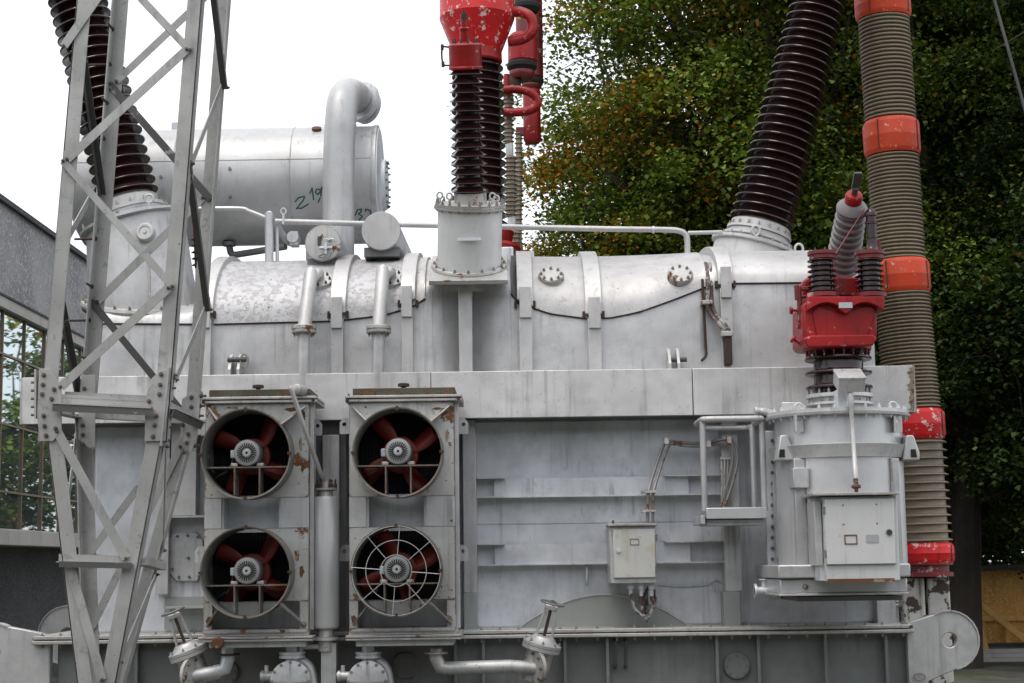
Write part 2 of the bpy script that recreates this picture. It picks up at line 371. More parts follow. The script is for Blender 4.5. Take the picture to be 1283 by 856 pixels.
# belts between the posts, bowed plates with end pockets
for (yt, yb) in ((597.5, 621), (680.5, 706)):
    zt, zb = zat(750, yt, YL - .14), zat(750, yb, YL - .14)
    x0, x1 = P(598, 600, YL - .14).x, P(910, 600, YL - .14).x
    xa, xb = P(619, 600, YL - .12).x, P(863, 600, YL - .12).x
    k = MB(); n = 16
    vs = []; fs = []
    for i in range(n + 1):
        u = i / n; x = xa + (xb - xa) * u; y = YL - .075 - .05 * (1 - (2 * u - 1) ** 2)
        vs += [(x, y, zb + .004), (x, y, zt - .004)]
    for i in range(n): fs.append((2 * i, 2 * i + 2, 2 * i + 3, 2 * i + 1))
    vs += [(xa, YL + .01, zb + .004), (xa, YL + .01, zt - .004), (xb, YL + .01, zb + .004), (xb, YL + .01, zt - .004)]
    fs += [(2 * n + 2, 0, 1, 2 * n + 3), (2 * n, 2 * n + 4, 2 * n + 5, 2 * n + 1)]
    k.add(vs, fs); obj('belt_plate', k, 'silver_dull', tank)
    obj('belt_shelf', MB().box(x0, x1, YL - .145, YL + .01, zb - .008, zb + .004), 'silver_dull', tank)
    for (p0, p1) in ((597, 632), (833, 908)):
        obj('belt_shelf', MB().box(P(p0, yt, YL - .15).x, P(p1, yt, YL - .15).x, YL - .16, YL + .01, zt - .004, zt + .008), 'silver', tank)
        obj('belt_shelf', MB().box(P(p0, yb, YL - .15).x, P(p1, yb, YL - .15).x, YL - .2, YL - .151, zb - .008, zb + .005), 'silver', tank)
z_ = zat(750, 655, YL); obj('weld_seam', MB().tube([(P(598, 655, YL).x, YL, z_), (P(908, 655, YL).x, YL, z_)], .006, 6), 'silver', tank)
# bottom sector plate, weld edge and hook
n = 24; pl = [P(640 + 236 * i / n, 796 - 51 * math.sin(PI * (i / n)) ** .85, YL - .03) for i in range(n + 1)]
k = MB(); k.prism([(p.x, p.z) for p in pl], YL - .045, YL + .01); obj('sector_plate', k, 'green_grey', tank)
k = MB(); k.tube([p + V(0, -.018, 0) for p in pl], .008, 6); obj('weld_seam', k, 'silver', tank)
a = P(735, 708, YL - .06); obj('hook', MB().tube([a + V(0, .06, 0), a, a + V(0, -.03, -.03), a + V(0, -.03, -.12), a + V(0, 0, -.15), a + V(0, .06, -.16)], .013, 8, 4), 'silver_dull', tank)
# posts: channel left of the belts, channel under the balcony, and the plates behind the mast
def post(x0, x1, y0, y1, Y0, split=None, m='silver'):
    if split:
        obj('post', MB().pbox(x0, y0, x1, split, Y0, YL + .02), m, tank, bev=.006)
        obj('post', MB().pbox(x0 + 1, split, x1 + 1, y1, Y0 + .001, YL + .02), 'green_grey', tank, bev=.006)
    else: obj('post', MB().pbox(x0, y0, x1, y1, Y0, YL + .02), m, tank, bev=.006)
post(580, 597, 526, 790, 15.12, 743)
post(906, 927, 526, 789, 15.1, 741)
post(214, 246, 530, 646, 15.15, None, 'silver_white')
post(196, 212, 530, 745, 15.2)
post(1094, 1118, 526, 786, 15.2)
for y in (646, 760): obj('belt_shelf', MB().pbox(205, y, 256, y + 2.5, 15.1, YL + .01), 'silver', tank)
obj('green_panel', MB().pbox(206, 748, 256, 789, YL - .02, YL + .01), 'green_grey', tank)
# octagonal manhole plate
oc = [(218, 668), (246, 667), (254, 677), (254, 718), (246, 728), (221, 728), (208, 713), (208, 680)]
mh = obj('manhole_cover', MB().pprism(oc, YL - .05, YL + .01), 'silver', tank, bev=.005)
k = MB()
for a, b_ in ((222, 672), (235, 671), (248, 673), (212, 685), (211, 700), (216, 713), (224, 723), (237, 723), (249, 722), (236, 699)): bolt(k, P(a, b_, YL - .05), (0, -1, 0), .014, .016)
obj('cover_bolts', k, 'silver_dark', mh, kind='stuff')
# ---- rim
XM0, XM1 = P(28, 497, YR).x, P(1145, 494, YR).x
obj('rim_frame', MB().box(XM0 + .01, XM1 - .01, YR + .02, 18.5, z_rimb + .012, z_rimt - .006), 'silver_dark', tank)
cuts = [XM0, P(540, 494, YR).x, P(868, 490, YR).x, XM1]
for i in range(3):
    obj('rim_panel', MB().box(cuts[i] + .004 * (i > 0), cuts[i + 1] - .004 * (i < 2), YR, YR + .025, z_rimb, z_rimt), 'silver_streaky', tank, bev=.005)
    obj('rim_top', MB().box(cuts[i] + .004 * (i > 0), cuts[i + 1] - .004 * (i < 2), YR + .026, YW + .2, z_rimt - .02, z_rimt - .002), 'silver', tank)
obj('rim_panel', MB().box(XM1 - .004, XM1 + .02, YR + .001, 18.5, z_rimb + .001, z_rimt - .001), 'silver_rusty', tank)
obj('rim_panel', MB().box(XM0 - .02, XM0 + .004, YR + .001, 18.5, z_rimb + .001, z_rimt - .001), 'silver', tank)
rp_ = [(1145 - (0 if i in (0, 29) else 3 + 9 * abs(mnoise.noise(Vector((i * .37, 2.1, 0)))) + 6 * abs(mnoise.noise(Vector((i * 1.3, 5.1, 0))))), 459 + 56 * i / 29) for i in range(30)] + [(1145.2, 515), (1145.2, 458.5)]
obj('rust_patch', MB().pprism(rp_, YR - .0045, YR - .001), 'rust_flake', tank)
# ---- arched upper body: straight wall, then an elliptic arch; the spring line follows the cover edge
zs_px = [(112, 403), (268, 404), (420, 400), (480, 393), (515, 383), (533, 372), (545, 356), (632, 355), (650, 378), (690, 391), (735, 397), (765, 396), (800, 389), (850, 371), (885, 357), (905, 353), (1096, 351)]
zs_pts = [(P(a, b_, YW).x, P(a, b_, YW).z) for a, b_ in zs_px]
def zs(x):
    for (x0, z0), (x1, z1) in zip(zs_pts, zs_pts[1:]):
        if x <= x1:
            u = max(0, min(1, (x - x0) / (x1 - x0))); return z0 + (z1 - z0) * u
    return zs_pts[-1][1]
ZTOP = zat(590, 325, 16.4); XA0, XA1 = P(113, 420, YW).x, P(1095, 420, YW).x
xmid = P(584, 420, YW).x
X_LOW = P(251, 400, YW).x
def ztop(x): return ZTOP if x > X_LOW else zs(x) + .30
def dip(x):
    u = abs(x - xmid) / .36
    return .17 * (1 - u) ** 1.4 if u < 1 else 0
def arch(x, t, off=0.):                    # t<0: metres below the spring line, t in 0..pi: around the arch
    z0 = zs(x); b_ = ztop(x) - z0
    if t <= 0: return V(x, YW - off + dip(x), z0 + t)
    y = YC - AW * math.cos(t); z = z0 + b_ * math.sin(t)
    nn = V(0, -math.cos(t) / AW, math.sin(t) / b_).normalized()
    d = dip(x) * max(0, 1 - t)
    return V(x, y + d, z) + nn * off
def shell(x0, x1, ts, off0, off1, nx=12):
    k = MB(); xs = [x0 + (x1 - x0) * i / nx for i in range(nx + 1)]; m = len(ts); vs = []; fs = []
    for off in (off1, off0):
        for x in xs: vs += [arch(x, t, off) for t in ts]
    q = (nx + 1) * m
    for i in range(nx):
        for j in range(m - 1):
            a = i * m + j; fs += [(a, a + m, a + m + 1, a + 1), (q + a, q + a + 1, q + a + m + 1, q + a + m)]
    for i in range(nx):
        a = i * m; fs += [(a, q + a, q + a + m, a + m), (a + m - 1, a + 2 * m - 1, q + a + 2 * m - 1, q + a + m - 1)]
    for j in range(m - 1):
        a = j; fs += [(a, a + 1, q + a + 1, q + a)]; a = nx * m + j; fs += [(a, q + a, q + a + 1, a + 1)]
    return k.add(vs, fs)
k = MB(); nx = 90; ts = [PI * i / 28 for i in range(29)]; vs = []; fs = []
for i in range(nx + 1):
    x = XA0 + (XA1 - XA0) * i / nx
    row = [V(x, YW + dip(x), z_rimt - .02), V(x, YW + dip(x), (z_rimt + zs(x)) / 2)] + [arch(x, t) for t in ts] + [V(x, YC + AW, z_rimt - .02)]
    vs += row
m_ = len(row)
for i in range(nx):
    for j in range(m_ - 1): a = i * m_ + j; fs.append((a, a + m_, a + m_ + 1, a + 1))
fs += [tuple(range(m_)), tuple(nx * m_ + j for j in range(m_ - 1, -1, -1))]
k.add(vs, fs); obj('upper_wall', k, 'silver', tank, ang=50)
for px in (300, 541, 640, 905):                                        # weld seams down the wall
    x = P(px, 430, YW).x; obj('weld_seam', MB().tube([(x, YW + dip(x) - .001, z_rimt), (x, YW + dip(x) - .001, zs(x) - .01)], .005, 6), 'silver_dull', tank)
tc = [-.015] + [PI * .62 * i / 20 for i in range(1, 21)]
def xw(px): return P(px, 400, YW).x
for (a, b_, mt) in ((120, 252, 'silver'), (268, 419, 'silver_peeling'), (430, 505, 'silver_peeling'), (517, 533, 'silver_touched'), (641, 651, 'steel_dark'), (667, 735, 'silver_cover'), (752, 886, 'silver_cover'), (917, 1095, 'silver_white')):
    obj('cover_plate', shell(xw(a), xw(b_), tc, .003, .026, 10), mt, tank)
# dark line along the lower edge of the covers
for (a, b_) in ((120, 252), (268, 419), (430, 505), (517, 533), (641, 651), (667, 735), (752, 886), (917, 1095)):
    x0, x1 = xw(a), xw(b_); k = MB(); k.tube([arch(x0 + (x1 - x0) * i / 14, -.017, .014) for i in range(15)], .009, 6)
    obj('cover_edge', k, 'dark_rust', tank)
# ---- straps over the arch
def strap(pl0, pl1, pu0, pu1, yj, ylo):
    x0, x1 = xw(pl0), xw(pl1); u0, u1 = xw(pu0), xw(pu1); xm = (x0 + x1) / 2
    zj = zat((pl0 + pl1) / 2, yj, YW); zl = zat((pl0 + pl1) / 2, ylo, YW); z0 = zs(xm)
    obj('strap', MB().box(x0, x1, YW - .075 + dip(xm), YW + .02 + dip(xm), z_rimt, zj - .004), 'silver_white', tank, bev=.006)
    t0 = (zl - z0) if zl <= z0 else math.asin(min(1, (zl - z0) / (ZTOP - z0)))
    obj('strap', shell(u0, u1, [t0] + [max(t0, 0) + .01 + (PI * .66 - max(t0, 0)) * i / 22 for i in range(23)], .0, .075, 2), 'silver_white', tank, bev=.006)
    w = (x1 - x0) * .06
    obj('strap_joint', MB().box(x0 + w, x1 - w, YW - .105 + dip(xm), YW - .076 + dip(xm), zat((pl0 + pl1) / 2, ylo + 18, YW), zat((pl0 + pl1) / 2, yj - 19, YW) + .05), 'silver_white', tank, bev=.004)
    for s_ in (u0 - .012, u1 + .012): obj('strap_clip', MB().box(s_ - .012, s_ + .012, YW - .05, YW + .01, zl - .03, zl + .03), 'dark_rust', tank)
strap(254, 266, 252, 268, 400, 395)
strap(415, 431, 414, 434, 400, 395)
strap(503, 518, 502, 521, 386, 381)
strap(650, 667, 648, 668, 387, 382)
strap(736, 753, 733, 754, 400, 395)
strap(902, 917, 900, 919, 362, 357)
x0, x1 = xw(575), xw(592); obj('strap', MB().box(x0, x1, YW - .12, YW + .2, z_rimt, zat(584, 362, YW)), 'silver_white', tank, bev=.008)
# ---- round ports on the cover plates
def tri(px, t):
    x = P(px, 350, 15.4).x
    z0 = zs(x); b_ = ZTOP - z0; nn = V(0, -math.cos(t) / AW, math.sin(t) / b_).normalized(); return arch(x, t, .02), nn
def find_t(px, py):
    best = None
    for i in range(200):
        t = i * .006; x = P(px, py, 15.5).x; p = arch(x, t, .02); d = p - V(0, 0, CAMZ)
        y = CY - d.dot(UPV) / d.dot(FW) * FPX
        if best is None or abs(y - py) < best[0]: best = (abs(y - py), t)
    return best[1]
def arch_at(px, py):
    t = find_t(px, py)
    for _ in range(3):
        p = arch(P(px, py, 15.5).x, t, .02)
    x = P(px, py, p.y).x; z0 = zs(x); b_ = ZTOP - z0; nn = V(0, -math.cos(t) / AW, math.sin(t) / b_).normalized()
    return arch(x, t, .025), nn
for px, py, r in ((690.5, 349, 16), (852, 346, 16)):
    c, nn = arch_at(px, py); r = M(r, py, c.y)
    po = obj('port_cover', MB().lathe([(r, -.02), (r, .03), (r * .95, .035), (r * .95, .04), (r * .5, .042)], c, nn, 32), 'silver_rusty', tank)
    obj('cover_bolts', bolt_ring(MB(), c + nn * .038, nn, r * .78, 8, .016, .02), 'bolt_steel', po, kind='stuff')
# ---- lifting brackets standing on the rim
for px, ring in ((294, 1), (846, 0)):
    for dx in (-6.5, 4.5):
        q0 = P(px + dx, 463, 15.02); w = .012
        pr = [(15.0, z_rimt - .01), (15.19, z_rimt - .01), (15.19, z_rimt + .18), (15.15, z_rimt + .215), (15.1, z_rimt + .19), (15.0, z_rimt + .06)]
        k = MB(); nn_ = len(pr)
        k.add([(q0.x - w, y, z) for y, z in pr] + [(q0.x + w, y, z) for y, z in pr], [tuple(range(nn_ - 1, -1, -1)), tuple(range(nn_, 2 * nn_))] + [(i, (i + 1) % nn_, nn_ + (i + 1) % nn_, nn_ + i) for i in range(nn_)])
        obj('lifting_bracket', k, 'silver_white', tank)
    a = P(px - 9, 451, 15.06); obj('bracket_pin', MB().cyl(a, a + V(.17, 0, 0), .022, n=12), 'steel_dark', tank)
    if ring:
        c = P(306, 452, 15.05); obj('pin_ring', MB().tube([c + V(.035 * math.cos(R(k * 30)), 0, .06 * math.sin(R(k * 30))) for k in range(12)], .009, 6, 1, True), 'bolt_steel', tank)
# ---- rusty cables running down beside the last strap
k1 = MB().tube([P(884, 330, 15.35), P(886, 343, 15.25), P(887, 355, 15.16), P(887, 380, 15.15), P(892, 395, 15.12), P(902, 407, 15.06), P(910, 416, 15.06)], .022, 8, 6)
obj('cable', k1, 'cable', tank)
obj('cable', MB().tube([P(889, 330, 15.36), P(891, 345, 15.25), P(892, 380, 15.14), P(898, 396, 15.1), P(907, 405, 15.05), P(914, 415, 15.05)], .018, 8, 6), 'cable', tank)
obj('cable', MB().tube([P(880, 350, 15.18), P(881.5, 380, 15.16), P(884, 430, 15.16), P(884.5, 445, 15.15), P(879, 452, 15.13)], .013, 8, 6), 'dark_rust', tank)
obj('cable_duct', MB().pbox(908, 419, 917.5, 457, 15.02, 15.12), 'dark_rust', tank, bev=.01)
obj('cable_clamp', MB().pbox(904, 415, 919, 421, 15.0, 15.12), 'silver_touched', tank, bev=.005)
obj('cable_clamp', MB().pbox(879, 376, 893, 381, 15.08, 15.2), 'silver_touched', tank, bev=.005)

# ================================================================== high voltage bushings
def insulator(mb, base, axis, prof_core, L, r_core0, r_core1, r_shed0, r_shed1, n_sheds, n=40, droop=.35, thick=.16, taper=.15):
    """one porcelain body turned in a single profile: a core with n drooping sheds"""
    pr = [(r_core0, 0)]; step = L / n_sheds
    for i in range(n_sheds):
        u = (i + .5) / n_sheds; rc = r_core0 + (r_core1 - r_core0) * u; rs = r_shed0 + (r_shed1 - r_shed0) * u; h = (i + .55) * step
        w = rs - rc; d = w * droop * .6; q = step * thick * .36
        pr += [(rc, h - step * .17), (rc + w * .14, h - step * .09 - d * .2), (rs - q, h - d - q * .9), (rs - q * .3, h - d - q * .75), (rs, h - d), (rs - q * .3, h - d + q * .75), (rs - q, h - d + q * .9), (rc + w * .35, h - d * .4 + q * .9 + step * taper * .45), (rc + w * .08, h + step * taper * .9), (rc, h + step * (taper + .08))]
    pr.append((r_core1, L)); return mb.lathe(pr, base, axis, n)
def bushing_lean(name, label, pbase, ptop, Y, r0, r1, nshed, spec_turret):
    """leaning turret bushing: pbase/ptop are two points of its axis in the plane Y"""
    a, b_ = P(*pbase, Y), P(*ptop, Y); ax = (b_ - a).normalized(); L = (b_ - a).length
    t = thing(name, label, 'bushing', a, 'leaning brown bushings on the tank')
    return t, a, ax, L
# left
B, A0, AX, L = bushing_lean('high_voltage_bushing', 'brown ribbed bushing leaning left on a wide grey turret behind the mast', (160, 246), (97, 0), 15.74, 0, 0, 0, 0)
s = 1 / (FPX / 16.6)
ti = A0 - AX * .02
k = MB(); insulator(k, A0 - AX * .02, AX, None, L * 1.55, .215, .20, .30, .275, 31, 44, .4, .3, .34); obj('insulator', k, 'porcelain', B)
obj('neck', MB().lathe([(.25, -.06), (.25, .05), (.238, .07)], A0, AX, 36), 'porcelain', B)
fl = obj('flange', MB().lathe([(.32, -.17), (.32, -.14), (.27, -.13), (.27, -.05), (.262, -.04)], A0, AX, 40), 'silver_white', B)
obj('flange_bolts', bolt_ring(MB(), A0 - AX * .14, AX, .298, 14, .014, .03), 'bolt_steel', fl, kind='stuff')
obj('mount_ring', MB().lathe([(.29, -.26), (.29, -.2), (.30, -.19), (.30, -.171)], A0, AX, 40), 'silver_dull', B)
tf = obj('turret_flange', MB().lathe([(.50, -.31), (.525, -.30), (.525, -.275), (.48, -.262), (.28, -.255)], A0, AX, 48), 'silver', B)

k = MB()
for i in range(6):
    a = R(30 + i * 55)
    bolt(k, A0 - AX * .26 + (AX.cross(V(0, 1, 0)).normalized() * math.cos(a) + V(0, -1, 0) * math.sin(a)) * .50, AX, .014, .03)
obj('flange_bolts', k, 'bolt_steel', tf, kind='stuff')
obj('top_cap', MB().lathe([(.24, L * 1.55 - .02), (.26, L * 1.55), (.26, L * 1.55 + .18), (.12, L * 1.55 + .24), (.05, L * 1.55 + .5)], A0, AX, 32), 'red', B)
c = P(187, 249, 15.4); obj('lifting_eye', MB().tube([c + V(.04 * math.cos(R(q * 36)), 0, .04 * math.sin(R(q * 36))) for q in range(10)], .012, 8, 1, True).cyl(c - V(0, 0, .1), c - V(0, 0, .035), .018, n=10), 'silver_white', B)
c = P(182, 291, 15.24); obj('inspection_disc', MB().lathe([(.085, -.06), (.085, .02), (.075, .028), (.055, .028), (.05, .02), (.02, .02), (.015, .03)], c, V(-.05, -1, .1), 28), 'silver_white', B)
obj('seam_strip', MB().bar(P(187, 313, 15.26), P(188, 386, 15.225), .018, .01), 'silver_rusty', B)
# saddle ring where the turret meets the round tank
k = MB(); nr = 48; loop = []; lo_ = []; mi_ = []; hi_ = []; c0 = P(180, 381, 15.76); e1 = AX.cross(V(0, 1, 0)).normalized(); e1 = e1 if e1.x > 0 else -e1
for i in range(nr):
    a = 2 * PI * i / nr; cx_, sy_ = math.cos(a), math.sin(a); p = c0 + V(cx_ * .515, sy_ * .515, -.03 * cx_ + .17 * sy_)
    loop.append(p + V(cx_ * .035, sy_ * .035, 0)); mi_.append(p); lo_.append(p + V(cx_ * .01, sy_ * .01, -.5)); hi_.append(A0 - AX * .305 + e1 * cx_ * .47 + V(0, 1, 0) * sy_ * .47)
obj('turret', MB().add(lo_ + mi_ + hi_, [(q * nr + i, q * nr + (i + 1) % nr, (q + 1) * nr + (i + 1) % nr, (q + 1) * nr + i) for q in range(2) for i in range(nr)]), 'silver', B, ang=50)
k.tube(loop, .038, 8, 1, True)
obj('saddle_ring', k, 'silver_touched', B)
obj('ring_gap_line', MB().tube([p + V(0, 0, -.045) for p in loop], .02, 6, 1, True), 'dark_rust', B)  # dark tube stands in for the dark gap under the ring
k = MB()
for p in loop[::2]: bolt(k, p + V(0, -.02, .03), V(0, -.5, 1), .015, .02)
obj('ring_bolts', k, 'bolt_steel', B, kind='stuff')
# right
B, A0, AX, L = bushing_lean('high_voltage_bushing', 'brown ribbed bushing leaning right on a white ringed flange, trees behind', (954, 281), (1026, 0), 16.6, 0, 0, 0, 0)
k = MB(); insulator(k, A0 - AX * .0, AX, None, L * 1.5, .255, .19, .33, .25, 39, 44, .3, .3, .22); obj('insulator', k, 'porcelain', B)
fl = obj('flange', MB().lathe([(.33, -.115), (.33, -.09), (.30, -.085), (.30, -.02), (.27, .0)], A0, AX, 40), 'silver_white', B)
obj('flange', MB().lathe([(.34, -.20), (.36, -.19), (.36, -.165), (.31, -.16), (.31, -.12)], A0, AX, 40), 'silver_white', B)
obj('flange_bolts', bolt_ring(MB(), A0 - AX * .09, AX, .312, 18, .013, .03), 'bolt_steel', fl, kind='stuff')
tf = obj('turret_flange', MB().lathe([(.44, -.27), (.45, -.26), (.45, -.235), (.36, -.215), (.34, -.2)], A0, AX, 48), 'silver', B)
obj('flange_bolts', bolt_ring(MB(), A0 - AX * .24, AX, .42, 24, .014, .03), 'bolt_steel', tf, kind='stuff')
obj('turret', MB().lathe([(.47, -1.3), (.41, -.265)], A0, AX, 48), 'silver_white', B)
obj('top_cap', MB().lathe([(.2, L * 1.5 - .02), (.23, L * 1.5), (.23, L * 1.5 + .18), (.1, L * 1.5 + .24), (.05, L * 1.5 + .5)], A0, AX, 32), 'red', B)
for px, py in ((947, 289), (1001, 312)):
    c = P(px, py, 16.2); obj('lifting_eye', MB().tube([c + V(.04 * math.cos(R(q * 36)), 0, .05 * math.sin(R(q * 36))) for q in range(10)], .013, 8, 1, True).cyl(c - V(0, 0, .12), c - V(0, 0, .045), .018, n=10), 'silver_white', B)

# centre turret, tipped towards the camera
TY = 15.25; tilt = R(13); AX = V(0.0, -math.sin(tilt), math.cos(tilt))
cb = P(588, 338, TY); ct = P(589, 258, TY - .18); AX = (ct - cb).normalized(); H = (ct - cb).length
B = thing('neutral_bushing', 'dark ribbed bushing with red cap on the upright grey turret at the tank centre', 'bushing', cb)
r = M(40, 300, TY)

tf = obj('turret_flange', MB().lathe([(r * 1.10, H - .03), (r * 1.12, H - .025), (r * 1.12, H + .0), (r * 1.09, H + .002), (r * 1.09, H + .022), (r * .9, H + .024)], cb, AX, 56), 'silver_touched', B)
obj('flange_bolts', bolt_ring(bolt_ring(MB(), cb + AX * (H + .02), AX, r * 1.03, 20, .014, .03), cb + AX * (H - .025), -AX, r * 1.05, 20, .012, .014), 'bolt_steel', tf, kind='stuff')
pn = V(0, -math.sin(R(26)), math.cos(R(26))); pt = V(0, -math.cos(R(26)), -math.sin(R(26)))
pc = P(587, 354, 14.86) - pt * .42
obj('saddle_plate', MB().obox(pc, (1, 0, 0), pt, pn, M(48.5, 345, TY), .42, .022), 'silver_touched', B, bev=.006)
q = cb - AX * .12; k = MB(); lp = []
for i in range(48):
    a = 2 * PI * i / 48; d = V(1, 0, 0) * math.cos(a) + AX.cross(V(1, 0, 0)) * math.sin(a)
    p = cb + d * (r * 1.09); h = (pc + pn * .03 - p).dot(pn) / AX.dot(pn); lp.append(p + AX * h)
k.tube(lp, .026, 8, 1, True); lw = [p - (p - (cb + AX * (p - cb).dot(AX))) * (1 - 1 / 1.09) - AX * .03 for p in lp]; hi = [cb + AX * (H - .02) + (p - (cb + AX * (p - cb).dot(AX))) for p in lw]
obj('turret', MB().add(lw + hi, [(i, (i + 1) % 48, 48 + (i + 1) % 48, 48 + i) for i in range(48)] + [tuple(range(48, 96))]), 'turret_paint', B)
fr = obj('base_ring', k, 'silver_touched', B)
k = MB()
for p in lp[::3]: bolt(k, p + pn * .02, pn, .016, .02)
obj('ring_bolts', k, 'bolt_steel', fr, kind='stuff')
c = P(587, 300, TY - r - .12); obj('grab_bar', MB().pbox(573, 297.5, 603, 301.5, c.y, c.y + .02), 'silver_dull', B)
I0 = cb + AX * (H + .02)
for dx in (-.085, .09):
    obj('clamp', MB().obox(I0 + V(dx, -.06, .06), (1, 0, 0), (0, 1, 0), AX, .055, .05, .05), 'silver_touched', B, bev=.008)
for px, py in ((551, 245), (617, 246), (622, 249), (545 + 18, 246)):
    c = P(px, py, 15.05); obj('lifting_eye', MB().tube([c + V(.026 * math.cos(R(q * 36)), 0, .03 * math.sin(R(q * 36))) for q in range(10)], .009, 6, 1, True).cyl(c - V(0, 0, .07), c - V(0, 0, .028), .013, n=8), 'silver_white', B)
I1 = I0 + AX * .08
Lc = (P(584, 86, 14.7) - I1).length
ax2 = (P(583.5, 86, TY - .55) - I1).normalized(); Lc = (P(583.5, 86, TY - .55) - I1).length
obj('insulator_seat', MB().lathe([(.15, -.09), (.15, .02), (.135, .03)], I1, ax2, 32), 'silver_touched', B)
k = MB(); insulator(k, I1, ax2, None, Lc, .115, .092, .172, .158, 14, 40, .3, .2, .42); obj('insulator', k, 'porcelain', B)
I2 = I1 + ax2 * Lc
cp = obj('red_cap', MB().lathe([(.12, -.02), (.155, -.005), (.155, .012), (.148, .02), (.148, .21), (.13, .225), (.06, .23), (.045, .24), (.042, .34), (.05, .345), (.05, .36), (.03, .37), (.025, .43)], I2, ax2, 36), 'red', B)
obj('cap_bolts', bolt_ring(MB(), I2 + ax2 * .22, ax2, .105, 10, .012, .03), 'steel_dark', cp, kind='stuff')
k = MB()
for i in range(3): k.obox(I2 + ax2 * (.40 + i * .035), (1, .3, 0), (-.3, 1, 0), ax2, .028, .012, .013)
k.cyl(I2 + ax2 * .37, I2 + ax2 * .52, .012, n=8); obj('terminal', k, 'steel_dark', cp)
a, b_ = P(554, 60, TY - .55), P(555, 80, TY - .55); k = MB()
k.tube([I2 + ax2 * .19 + V(-.14, 0, 0), a, b_, I2 + ax2 * .03 + V(-.14, 0, 0)], .009, 6, 3); k.cyl(a - V(0, 0, .02), a + V(0, 0, .03), .014, n=8); k.cyl(b_ - V(0, 0, .03), b_ + V(0, 0, .02), .014, n=8)
obj('spark_gap', k, 'dark_rust', cp)

# ================================================================== oil conservator above the tank
c0, c1 = P(112, 238, 17.42), P(474, 232, 17.42); ax = (c1 - c0).normalized(); Lc = (c1 - c0).length; rc = M(73.5, 232, 17.4)
B = thing('oil_conservator', 'long horizontal silver drum with green scrawl lying above the tank', 'drum', (c0 + c1) / 2 - V(0, 0, rc))
obj('shell', MB().lathe([(rc * .3, -.12), (rc * .8, -.09), (rc * .97, -.03), (rc, .03), (rc, Lc), ], c0, ax, 64), 'drum_paint', B)
obj('end_rim', MB().lathe([(rc * 1.012, Lc - .03), (rc * 1.02, Lc - .02), (rc * 1.02, Lc + .015), (rc * 1.0, Lc + .02)], c0, ax, 64), 'silver', B)
ep = obj('end_plate', MB().lathe([(rc * .99, Lc + .0), (rc * .95, Lc + .03), (rc * .6, Lc + .05), (rc * .2, Lc + .055)], c0, ax, 64), 'silver_dull', B)
e2 = V(0, 0, 1); mc = c0 + ax * (Lc + .05)
obj('end_hatch', MB().lathe([(.27, -.02), (.27, .035), (.25, .045)], mc, ax, 32), 'silver_dull', ep)
obj('hatch_bolts', bolt_ring(MB(), mc + ax * .04, ax, .24, 18, .014, .02), 'steel_dark', ep, kind='stuff')
for u in (.33, .72): obj('weld_seam', MB().lathe([(rc + .001, Lc * u - .006), (rc + .006, Lc * u), (rc + .001, Lc * u + .006)], c0, ax, 64, cap=False), 'silver', B)
pd = (V(0, -1, 0) - ax * V(0, -1, 0).dot(ax)).normalized(); pz = V(0, 0, 1) - ax * V(0, 0, 1).dot(ax)
q = pd * math.cos(R(14)) + pz * math.sin(R(14)); obj('weld_seam', MB().tube([c0 + q * rc + ax * .03, c0 + q * rc + ax * Lc], .006, 6), 'silver', B)
def scrawl(strokes):
    k = MB()
    for st in strokes:
        for (a, b_), (c_, d_) in zip(st, st[1:]):
            pts = []
            for (u, v) in ((a, b_), (c_, d_)):
                # march the view ray onto the drum surface
                d = (P(u, v, 17.5) - V(0, 0, CAMZ)).normalized(); lo = None; tt = 15.0
                while tt < 19:
                    p = V(0, 0, CAMZ) + d * tt; w = p - c0; h = w.dot(ax)
                    if (w - ax * h).length < rc + .0015: lo = p; break
                    tt += .004
                if lo is not None: pts.append(lo)
            if len(pts) == 2: k.bar(pts[0], pts[1] + (pts[1] - pts[0]) * .12, .015, .004, pts[0] - c0 - ax * (pts[0] - c0).dot(ax))
    return k
obj('painted_marks', scrawl([[(369, 254), (374, 248), (382, 246), (380, 251), (372, 261), (378, 261), (386, 256)], [(388, 243), (391, 236), (392, 243), (393, 250)], [(401, 238), (397, 237), (395, 241), (398, 244), (402, 239), (403, 235), (402, 245), (399, 253)],
    [(445, 270), (448, 263), (453, 262), (452, 266), (449, 268), (454, 271), (450, 276)], [(458, 262), (458, 275)], [(458, 262), (464, 264), (465, 270), (459, 275)]]), 'graffiti', B, kind='stuff')
for u in (.2, .8):
    p = c0 + ax * Lc * u; obj('support_leg', MB().box(p.x - .14, p.x + .14, p.y - .12, p.y + .12, ZTOP - .35, p.z - rc * .9), 'silver_dull', B, bev=.01)
for u, a in ((.36, 60), (.52, 5), (.52, -22), (.30, 28), (.29, -2)):
    q = pd * math.cos(R(a)) + pz * math.sin(R(a)); obj('small_stud', MB().lathe([(.016, 0), (.016, .02)], c0 + ax * Lc * u + q * rc, q, 10), 'silver_dark', B)
q = c0 + ax * Lc * .30 + pz * rc; obj('small_lug', MB().box(q.x - .05, q.x + .05, q.y - .03, q.y + .03, q.z - .03, q.z + .09), 'silver_dull', B)
obj('rusty_boss', MB().lathe([(.05, -.02), (.05, .03)], c0 + ax * (Lc * .80) + (pd * .55 + pz * .83) * rc, pd * .55 + pz * .83, 14), 'rust', B)

